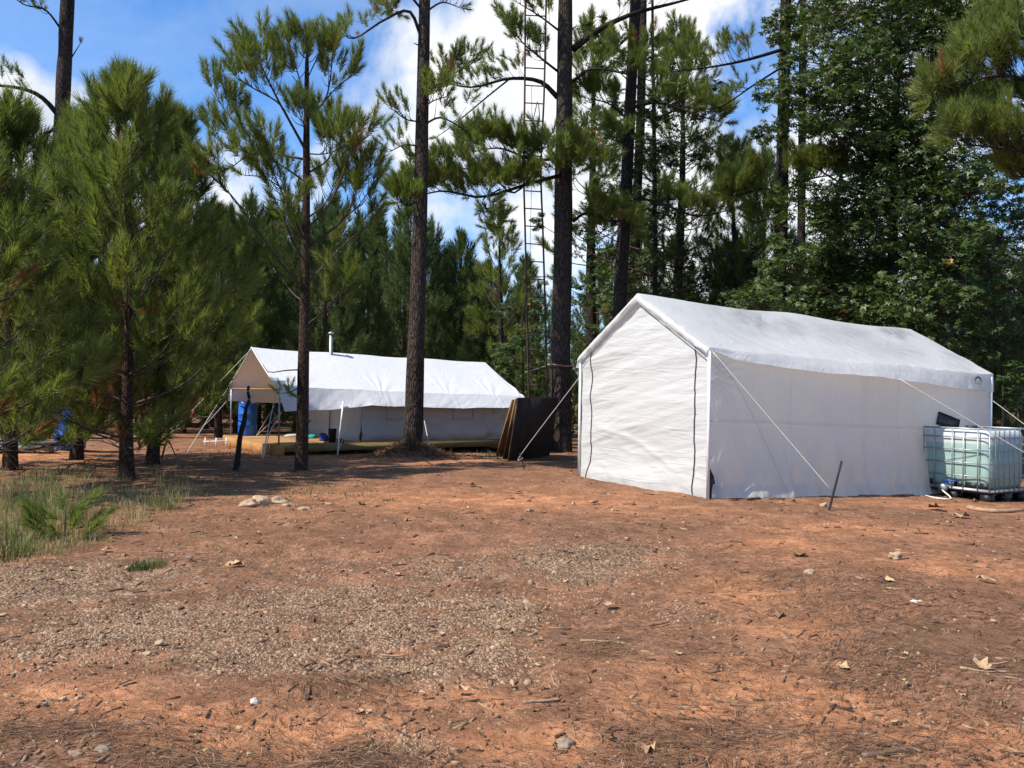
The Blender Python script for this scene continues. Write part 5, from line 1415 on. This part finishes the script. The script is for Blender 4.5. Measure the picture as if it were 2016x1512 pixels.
gum('understory_shrub', 'leafy sapling hanging over the far corner of the white tent', [(1975, 800), (1970, 700), (1955, 600), (1950, 500)], 17.0, .03,
    [(1940, 600, 55, 220), (1995, 660, 60, 260), (1900, 560, 45, 150), (1955, 690, 45, 180), (1995, 570, 50, 190), (1960, 520, 50, 160), (2030, 720, 60, 200), (1900, 490, 45, 120), (1985, 740, 40, 140), (2020, 790, 45, 150)], 704, .07, 'gum_lit', 1.2, .004, spread=.6, ymean=.25)
gum('understory_shrub', 'small leafy branch hanging by the right end of the fly sheet', [(960, 830), (962, 780), (966, 720)], 22.6, .02, [(968, 715, 12, 40), (985, 722, 14, 40), (1010, 735, 20, 60)], 705, .06, 'gum_lit', 1.0, .0, spread=.2)

# ------------------------------------------------------------------ ladder stand strapped to the big pine
lb = G(1042, 889); lY = lb[1]
lad = thing('climbing_ladder', lb, 'tall rusty ladder stand beside the thickest pine', 'ladder')
def rail_pts(side):
    xs_ = [(1041, 800), (1040, 740), (1037, 600), (1034, 460), (1031, 330), (1033, 190), (1034, 60), (1034, -40)] if side < 0 else [(1076, 800), (1076, 740), (1073, 600), (1069, 460), (1065, 330), (1071, 190), (1074, 60), (1076, -40)]
    return bez([np.array([P(xs_[0][0], 800, lY)[0], lY, lb[2] - .05])] + [P(x, y, lY) for x, y in xs_], 40)
RL, RR = rail_pts(-1), rail_pts(1)
for p_ in (RL, RR):
    g = Geo(); g.tube(p_, 0.024, 8); g.build('rail', M['steel_dark'], lad, lb)
zt = lb[2] + .35
while zt < RL[-1, 2] - .2:
    a = np.array([np.interp(zt, RL[:, 2], RL[:, i]) for i in range(3)]); b_ = np.array([np.interp(zt - .02, RR[:, 2], RR[:, i]) for i in range(3)])
    g = Geo(); g.tube(np.array([a, b_]), 0.016, 6); g.build('rung', M['steel_dark'], lad, lb)
    zt += .445
g = Geo(); g.tube(np.array([P(1034, 733, lY), P(1088, 717, BY - .3)]), .018, 6); g.build('brace', M['grey_wood'], lad, lb)
g = Geo(); g.tube(np.array([P(1034, 545, lY), P(1128, 545, BY - .31)]), .012, 6); g.build('brace', M['steel_dark'], lad, lb)
g = Geo(); g.tube(bez([P(1058, 200, lY - .1), P(1050, 240, lY - .1), P(1062, 238, lY - .1), P(1060, 202, lY - .1)], 12), .012, 5); g.build('hanger', M['steel_dark'], lad, lb)
g = Geo(); g.tube(bez([P(1046, 170, lY), P(1048, 300, lY - .1), P(1044, 480, lY), P(1046, 640, lY), P(1045, 760, lY)], 30), .006, 5); g.build('hanging_cord', M['steel_dark'], lad, lb)

# ------------------------------------------------------------------ needle mound at the foot of the tall pine
r = np.random.default_rng(88); N = 9000
a = r.random(N) * 6.28; q = np.abs(r.standard_normal(N)) * .42
x = PM[0] + np.cos(a) * q; y = PM[1] - .05 + np.sin(a) * q; z = terrain(x, y) + .03 * r.random(N)
d = r.standard_normal((N, 3)); d[:, 2] = d[:, 2] * .35 + .1; d /= np.linalg.norm(d, axis=1)[:, None]
L = .10 + .1 * r.random(N); sd = np.cross(d, r.standard_normal((N, 3))); sd /= np.linalg.norm(sd, axis=1)[:, None]
b0 = np.stack([x, y, z], -1); v = np.stack([b0 + sd * .006, b0 - sd * .006, b0 + d * L[:, None]], 1)
g = Geo(); g.add(v, np.arange(3 * N).reshape(-1, 3), np.repeat(r.random(N) ** 1.5 * .8, 3))
tag(g.build('needle_mound', M['straw'], None, (PM[0], PM[1], T(PM[0], PM[1])), tint=True), 'mound of brown needles heaped around a pine foot before the canvas tent', 'needle mound', kind='stuff')

# ------------------------------------------------------------------ grass and weeds
def blades(name, px_list, label, cat, seed, kind=None, mat='grass', group=None):
    r = np.random.default_rng(seed); g = Geo()
    allp = []
    for (x0, y0, n, rad, h0, h1, tm, wid) in px_list:
        c = G(x0, y0); allp.append(c)
        a = r.random(n) * 6.28; q = np.sqrt(r.random(n)) * rad
        bx, by = c[0] + np.cos(a) * q, c[1] + np.sin(a) * q
        bz = surf(bx, by) - .005
        hh = h0 + (h1 - h0) * r.random(n) ** 1.5
        ld = np.stack([np.cos(a + r.normal(size=n) * .8), np.sin(a + r.normal(size=n) * .8)], -1) * (0.15 + .6 * r.random(n))[:, None] * hh[:, None]
        pa = np.stack([-np.sin(a + 1.2 * r.normal(size=n)), np.cos(a)], -1); pa /= np.linalg.norm(pa, axis=1)[:, None]
        b0 = np.stack([bx, by, bz], -1); wv_ = np.concatenate([pa * wid / 2, np.zeros((n, 1))], 1)
        m1 = b0 + np.concatenate([ld * .3, (hh * .6)[:, None]], 1); t1 = b0 + np.concatenate([ld, (hh * (0.95 - .3 * r.random(n)))[:, None]], 1)
        v = np.stack([b0 + wv_, b0 - wv_, m1 - wv_ * .8, m1 + wv_ * .8, t1], 1)
        base = np.arange(n)[:, None] * 5
        tt = np.repeat(np.clip(tm + .18 * r.standard_normal(n), 0, 1), 5)
        nv = g.n
        g.add(v, base + np.array([[0, 1, 2, 3]]), tt)
        g.f.append(base + np.array([[3, 2, 4]]) + nv)
    o = g.build(name, M[mat], None, np.mean(allp, 0), tint=True)
    return tag(o, label, cat, group, kind)
r = np.random.default_rng(91)
lst = []
for k in range(430):
    x, y = r.uniform(-40, 390), r.uniform(925, 1105)
    if y > 1115 - max(0, (x - 60)) * .42: continue
    lst.append((x, y, int(r.integers(14, 40)), r.uniform(.10, .3), .05, r.uniform(.08, .24), r.choice([.35, .55, .7, .85, .95]), .006))
for k in range(50):
    lst.append((r.uniform(300, 780), r.uniform(920, 990), int(r.integers(8, 26)), r.uniform(.1, .3), .03, r.uniform(.06, .13), r.choice([.25, .4, .55]), .008))
for k in range(26):
    lst.append((r.uniform(350, 640), r.uniform(985, 1095), int(r.integers(8, 22)), r.uniform(.06, .2), .02, r.uniform(.04, .09), r.choice([.4, .6]), .005))
for k in range(22):
    lst.append((r.uniform(380, 720), r.uniform(885, 905), int(r.integers(10, 26)), r.uniform(.15, .4), .03, r.uniform(.08, .16), .3, .011))
for k in range(14):
    lst.append((r.uniform(860, 1000), r.uniform(884, 902), int(r.integers(10, 30)), r.uniform(.15, .35), .03, r.uniform(.08, .16), .25, .011))
blades('rough_grass', lst, 'rough grass growing over the left side of the yard', 'grass', 92, 'stuff')
blades('grass_tuft', [(295, 1113, 260, .13, .03, .09, .12, .005), (270, 1118, 120, .08, .03, .08, .1, .005)], 'small isolated green grass tuft on the gravel', 'grass tuft', 93)
blades('weed_clump', [(335, 1003, 60, .12, .08, .28, .45, .006), (318, 1000, 60, .16, .1, .42, .7, .005)], 'yellowish weed clump at the edge of the gravel, left', 'weed', 94)
blades('tall_grass', [(90, 1015, 160, .35, .15, .62, .55, .006), (60, 985, 110, .3, .2, .75, .6, .006)], 'tallest pale grass clump before the left thicket', 'grass', 95)
blades('tall_grass', [(30, 1090, 170, .18, .08, .26, .2, .007), (10, 1060, 100, .2, .1, .3, .3, .006)], 'green grass clump at the left edge, nearest the camera', 'grass', 96)
blades('tall_grass', [(312, 965, 16, .06, .25, .5, .95, .005)], 'thin dry grass stalks bending before the bare trunk foot', 'grass', 97)
# feathery pine seedling among the grass
sb = G(128, 1052); seed_o = thing('pine_seedling', sb, 'feathery bright green pine seedling among the left grass', 'seedling')
cr = Crown(98); rr2 = cr.r
for k in range(22):
    a = rr2.random() * 6.28; q = rr2.random() ** .6 * .27
    cr.shoot(sb + np.array([math.cos(a) * q, math.sin(a) * q, -.02 + .26 * rr2.random() * (1.1 - q * 1.5)]), np.array([math.cos(a) * .9, math.sin(a) * .9, .8]), .7, .45 + .25 * rr2.random())
cr.wood.tube(np.array([sb - .05 * UP, sb + .26 * UP]), [.012, .006], 6)
cr.wood.build('stem', M['twig'], seed_o, sb); cr.mesh(TM_NEAR, 'crown', M['pine'], seed_o, sb)

# low dead branches at the foot of the left pines
for i, (pts, lab) in enumerate(((((150, 870), (200, 868), (262, 895)), 'fallen bare branch at the foot of the bushiest pine'), (((345, 895), (330, 868), (318, 905)), 'dead forked twig beside the second pine trunk foot'))):
    q = G(*pts[-1]); g = Geo()
    pth = bez([P(x, y, q[1] - .2 + .1 * k) for k, (x, y) in enumerate(pts[:-1])] + [q + .02 * UP], 12)
    g.tube(pth, np.linspace(.010, .022, 12), 6)
    for k in (3, 6, 8): g.tube(bez([pth[k], pth[k] + np.array([-.15, 0, .12]), pth[k] + np.array([-.32, .05, .14])], 6), np.linspace(.009, .003, 6), 4)
    tag(g.build('dead_branch', M['stick'], None, q), lab, 'branch')

# ------------------------------------------------------------------ countable ground pieces: stones, leaves, sticks
def stone(px, py, wpx, hk, mat, label, seed):
    c = G(px, py); r_ = wpx * c[1] / F / 2
    return lump('field_stone', c - .25 * r_ * hk * UP, (r_, r_ * .8, r_ * hk), mat, label, 'stone', seed, group='stones lying in the yard')
for k, (px, py, wpx, hk, mat, lab) in enumerate((
    (500, 1385, 16, 1.1, 'stone_white', 'pale pointed stone standing on the red clay, lower left'),
    (1763, 1098, 26, .75, 'stone', 'tan rounded stone on the straw, right of centre below the steel rod'),
    (1115, 1468, 38, .5, 'stone_grey', 'largest flat grey stone near the bottom centre'),
    (1135, 1442, 22, .6, 'stone_grey', 'grey stone just behind the largest flat one at bottom centre'),
    (318, 1268, 20, .6, 'stone', 'tan stone left of centre on the gravel, upper of two'),
    (290, 1288, 18, .5, 'stone', 'tan stone left of centre on the gravel, lower of two'),
    (8, 1215, 18, .6, 'stone', 'pale stone on the gravel cut by the left edge'),
    (205, 1484, 44, .5, 'stone_grey', 'broad dark stone at the bottom left corner'),
    (150, 1487, 30, .55, 'stone_grey', 'rough grey stone left of the broad one at bottom left'),
    (373, 1100, 14, .7, 'stone_grey', 'small grey stone right of the isolated grass tuft'),
    (1805, 1187, 22, .4, 'stone_white', 'small chalky white stone on the straw at right'),
    (1595, 1130, 22, .6, 'stone', 'reddish tan stone on the bare clay patch right of centre'),
    (125, 1376, 14, .7, 'stone', 'leftmost of the three small stones in a row, lower left'),
    (155, 1376, 14, .7, 'stone', 'rightmost of the three small stones in a row, lower left'),
    (88, 1388, 14, .6, 'stone_grey', 'small grey stone beside the row of three, lower left'),
    (1042, 1007, 16, .6, 'stone_grey', 'small stone on the brown dirt before the white tent front'),
    (1620, 997, 14, .8, 'stone', 'small stone at the foot of the black steel rod'))):
    stone(px, py, wpx, hk, mat, lab, 900 + k)
for k, (px, py, wpx, hk) in enumerate(((492, 996, 36, .5), (518, 992, 44, .55), (546, 990, 36, .45), (566, 998, 26, .4), (598, 1004, 30, .3))):
    stone(px, py, wpx, hk, 'stone', ('leftmost', 'tallest', 'third', 'fourth', 'rightmost')[k] + ' pale rock of the row beside the slim sapling foot', 930 + k)

def dry_leaf(px, py, wpx, mat, label, seed, yaw=None):
    c = G(px, py); L = wpx * c[1] / F
    r = np.random.default_rng(seed); yaw = r.random() * 6.28 if yaw is None else yaw
    lob = [(0, -.5, .0), (.16, -.34, .04), (.30, -.22, .09), (.27, -.04, .05), (.30, .16, .10), (.18, .30, .06), (0, .5, .1), (-.16, .28, .05), (-.30, .14, .12), (-.24, -.04, .06), (-.32, -.2, .13), (-.15, -.34, .05)]
    v = np.array([(0, 0, .0)] + lob) * L
    v += r.standard_normal(v.shape) * L * .07
    v[:, 2] = v[:, 2] * r.uniform(1.0, 2.2)
    cs, sn = math.cos(yaw), math.sin(yaw)
    v = np.stack([v[:, 0] * cs - v[:, 1] * sn, v[:, 0] * sn + v[:, 1] * cs, np.abs(v[:, 2]) + .012], -1) + c
    g = Geo(); g.add(v, [[0, i + 1, (i + 1) % 12 + 1] for i in range(12)])
    return tag(g.build('fallen_leaf', M[mat], None, c), label, 'leaf', 'dry leaves fallen on the yard')
for k, (px, py, wpx, mat, lab) in enumerate((
    (1203, 1196, 34, 'leaf_dry', 'tan curled leaf on the straw at the centre, highest of the pale leaves'),
    (1337, 1291, 20, 'leaf_dry', 'small tan leaf right of centre on brown straw'),
    (905, 1362, 34, 'leaf_dry', 'broad tan leaf on the bare clay left of the bottom centre'),
    (712, 1408, 44, 'leaf_dry', 'long pale leaf on the clay at lower left of centre'),
    (1660, 1318, 32, 'leaf_dry', 'yellowish leaf lying alone on the straw, lower right'),
    (1205, 1462, 40, 'leaf_brown', 'brown curled leaf right of the largest flat grey stone'),
    (1275, 1482, 46, 'leaf_dry', 'ragged tan leaf near the bottom edge, right of centre'),
    (1575, 1096, 34, 'leaf_brown', 'curled brown leaf casting a small shadow right of the gravel'),
    (1748, 1147, 32, 'leaf_dry', 'pale ragged leaf under the rounded tan stone'),
    (1940, 1146, 34, 'leaf_dry', 'pale leaf at the right edge below the water tote'),
    (1935, 1318, 46, 'leaf_dry', 'large yellow leaf with crossed twigs at the lower right'),
    (1170, 993, 26, 'leaf_dry', 'pale leaf on the dirt before the white tent front'),
    (460, 1116, 40, 'leaf_dry', 'long tan leaf on the dirt right of the isolated grass tuft'),
    (210, 1086, 22, 'leaf_dry', 'tan leaf on the dirt above the isolated grass tuft'),
    (1535, 1216, 26, 'leaf_brown', 'brown leaf on the straw between the gravel and clay patches'),
    (1840, 1005, 60, 'leaf_brown', 'large brown leaf litter piece before the water tote'),
    (1890, 1020, 40, 'leaf_dry', 'tan leaf before the water tote, nearest the camera'))):
    dry_leaf(px, py, wpx, mat, lab, 950 + k)
r = np.random.default_rng(960)
for k in range(46):
    px, py = r.uniform(30, 1990), r.uniform(930, 1130)
    if 1120 < px and py < 985: continue
    dry_leaf(px, py, r.uniform(11, 20), r.choice(['leaf_dry', 'leaf_brown']), 'small dry leaf scattered on the middle of the yard', 1000 + k)['group'] = 'small dry leaves on the middle yard'
for k in range(40):
    px, py = r.uniform(30, 1990), r.uniform(1130, 1500)
    dry_leaf(px, py, r.uniform(12, 22), r.choice(['leaf_dry', 'leaf_brown']), 'small dry leaf scrap on the near yard', 1100 + k)['group'] = 'small leaf scraps on the near yard'

def stick(pts, rpx, mat, label):
    pw = [G(x, y) for x, y in pts]; c = np.mean(pw, 0); r_ = rpx * c[1] / F
    p = bez(pw, 12); p[:, 2] += r_ * .7
    g = Geo(); g.tube(p, np.linspace(r_, r_ * .6, 12), 7, jit=.3, seed=int(pts[0][0]))
    return tag(g.build('fallen_stick', M[mat], None, c), label, 'stick', 'sticks fallen on the yard')
for pts, rp, mat, lab in (
    (((1698, 1492), (1740, 1487), (1790, 1478), (1815, 1483)), 5.5, 'stick', 'thick dark stick at the bottom right'),
    (((1030, 1386), (1065, 1383), (1103, 1379)), 4, 'stick_pale', 'pale straight stick left of the bottom centre'),
    (((1142, 1263), (1190, 1264), (1248, 1271)), 2.6, 'stick_pale', 'long thin pale twig right of the central gravel'),
    (((1278, 1233), (1300, 1230), (1318, 1226)), 2.6, 'stick', 'short dark twig right of the central tan leaf'),
    (((750, 1291), (780, 1293), (805, 1290)), 2.2, 'stick_pale', 'pale twig on the gravel left of centre'),
    (((862, 1425), (890, 1423), (912, 1420)), 2.2, 'stick', 'dark twig on the clay below the broad tan leaf'),
    (((1890, 1316), (1935, 1323), (1985, 1324)), 2.6, 'stick_pale', 'lower of the crossed pale twigs on the large yellow leaf'),
    (((1940, 1311), (1965, 1308), (1985, 1305)), 2.6, 'stick_pale', 'upper of the crossed pale twigs on the large yellow leaf'),
    (((1382, 1323), (1400, 1325), (1418, 1322)), 3, 'stick', 'dark stick fragment on the clay edge, lower right of centre'),
    (((1208, 1430), (1195, 1455), (1180, 1465)), 2.5, 'stick', 'dark twig leaning by the brown curled leaf at the bottom centre'),
    (((1085, 1330), (1093, 1350), (1105, 1357)), 2, 'stick_pale', 'bent thin twig above the pale straight stick'),
    (((455, 1233), (475, 1236), (490, 1232)), 2.5, 'stick', 'dark twig on the gravel left of the central clay patch'),
    (((1905, 1003), (1960, 1010), (2016, 1008)), 5, 'stick_pale', 'brown branch lying before the water tote at right edge'),
    (((1470, 985), (1500, 982), (1545, 984)), 3, 'stick', 'thin dark stick along the foot of the white tent side'),
    (((1495, 975), (1515, 984), (1540, 979)), 2, 'stick', 'curved twig tangled along the foot of the white tent side')):
    stick(pts, rp, mat, lab)
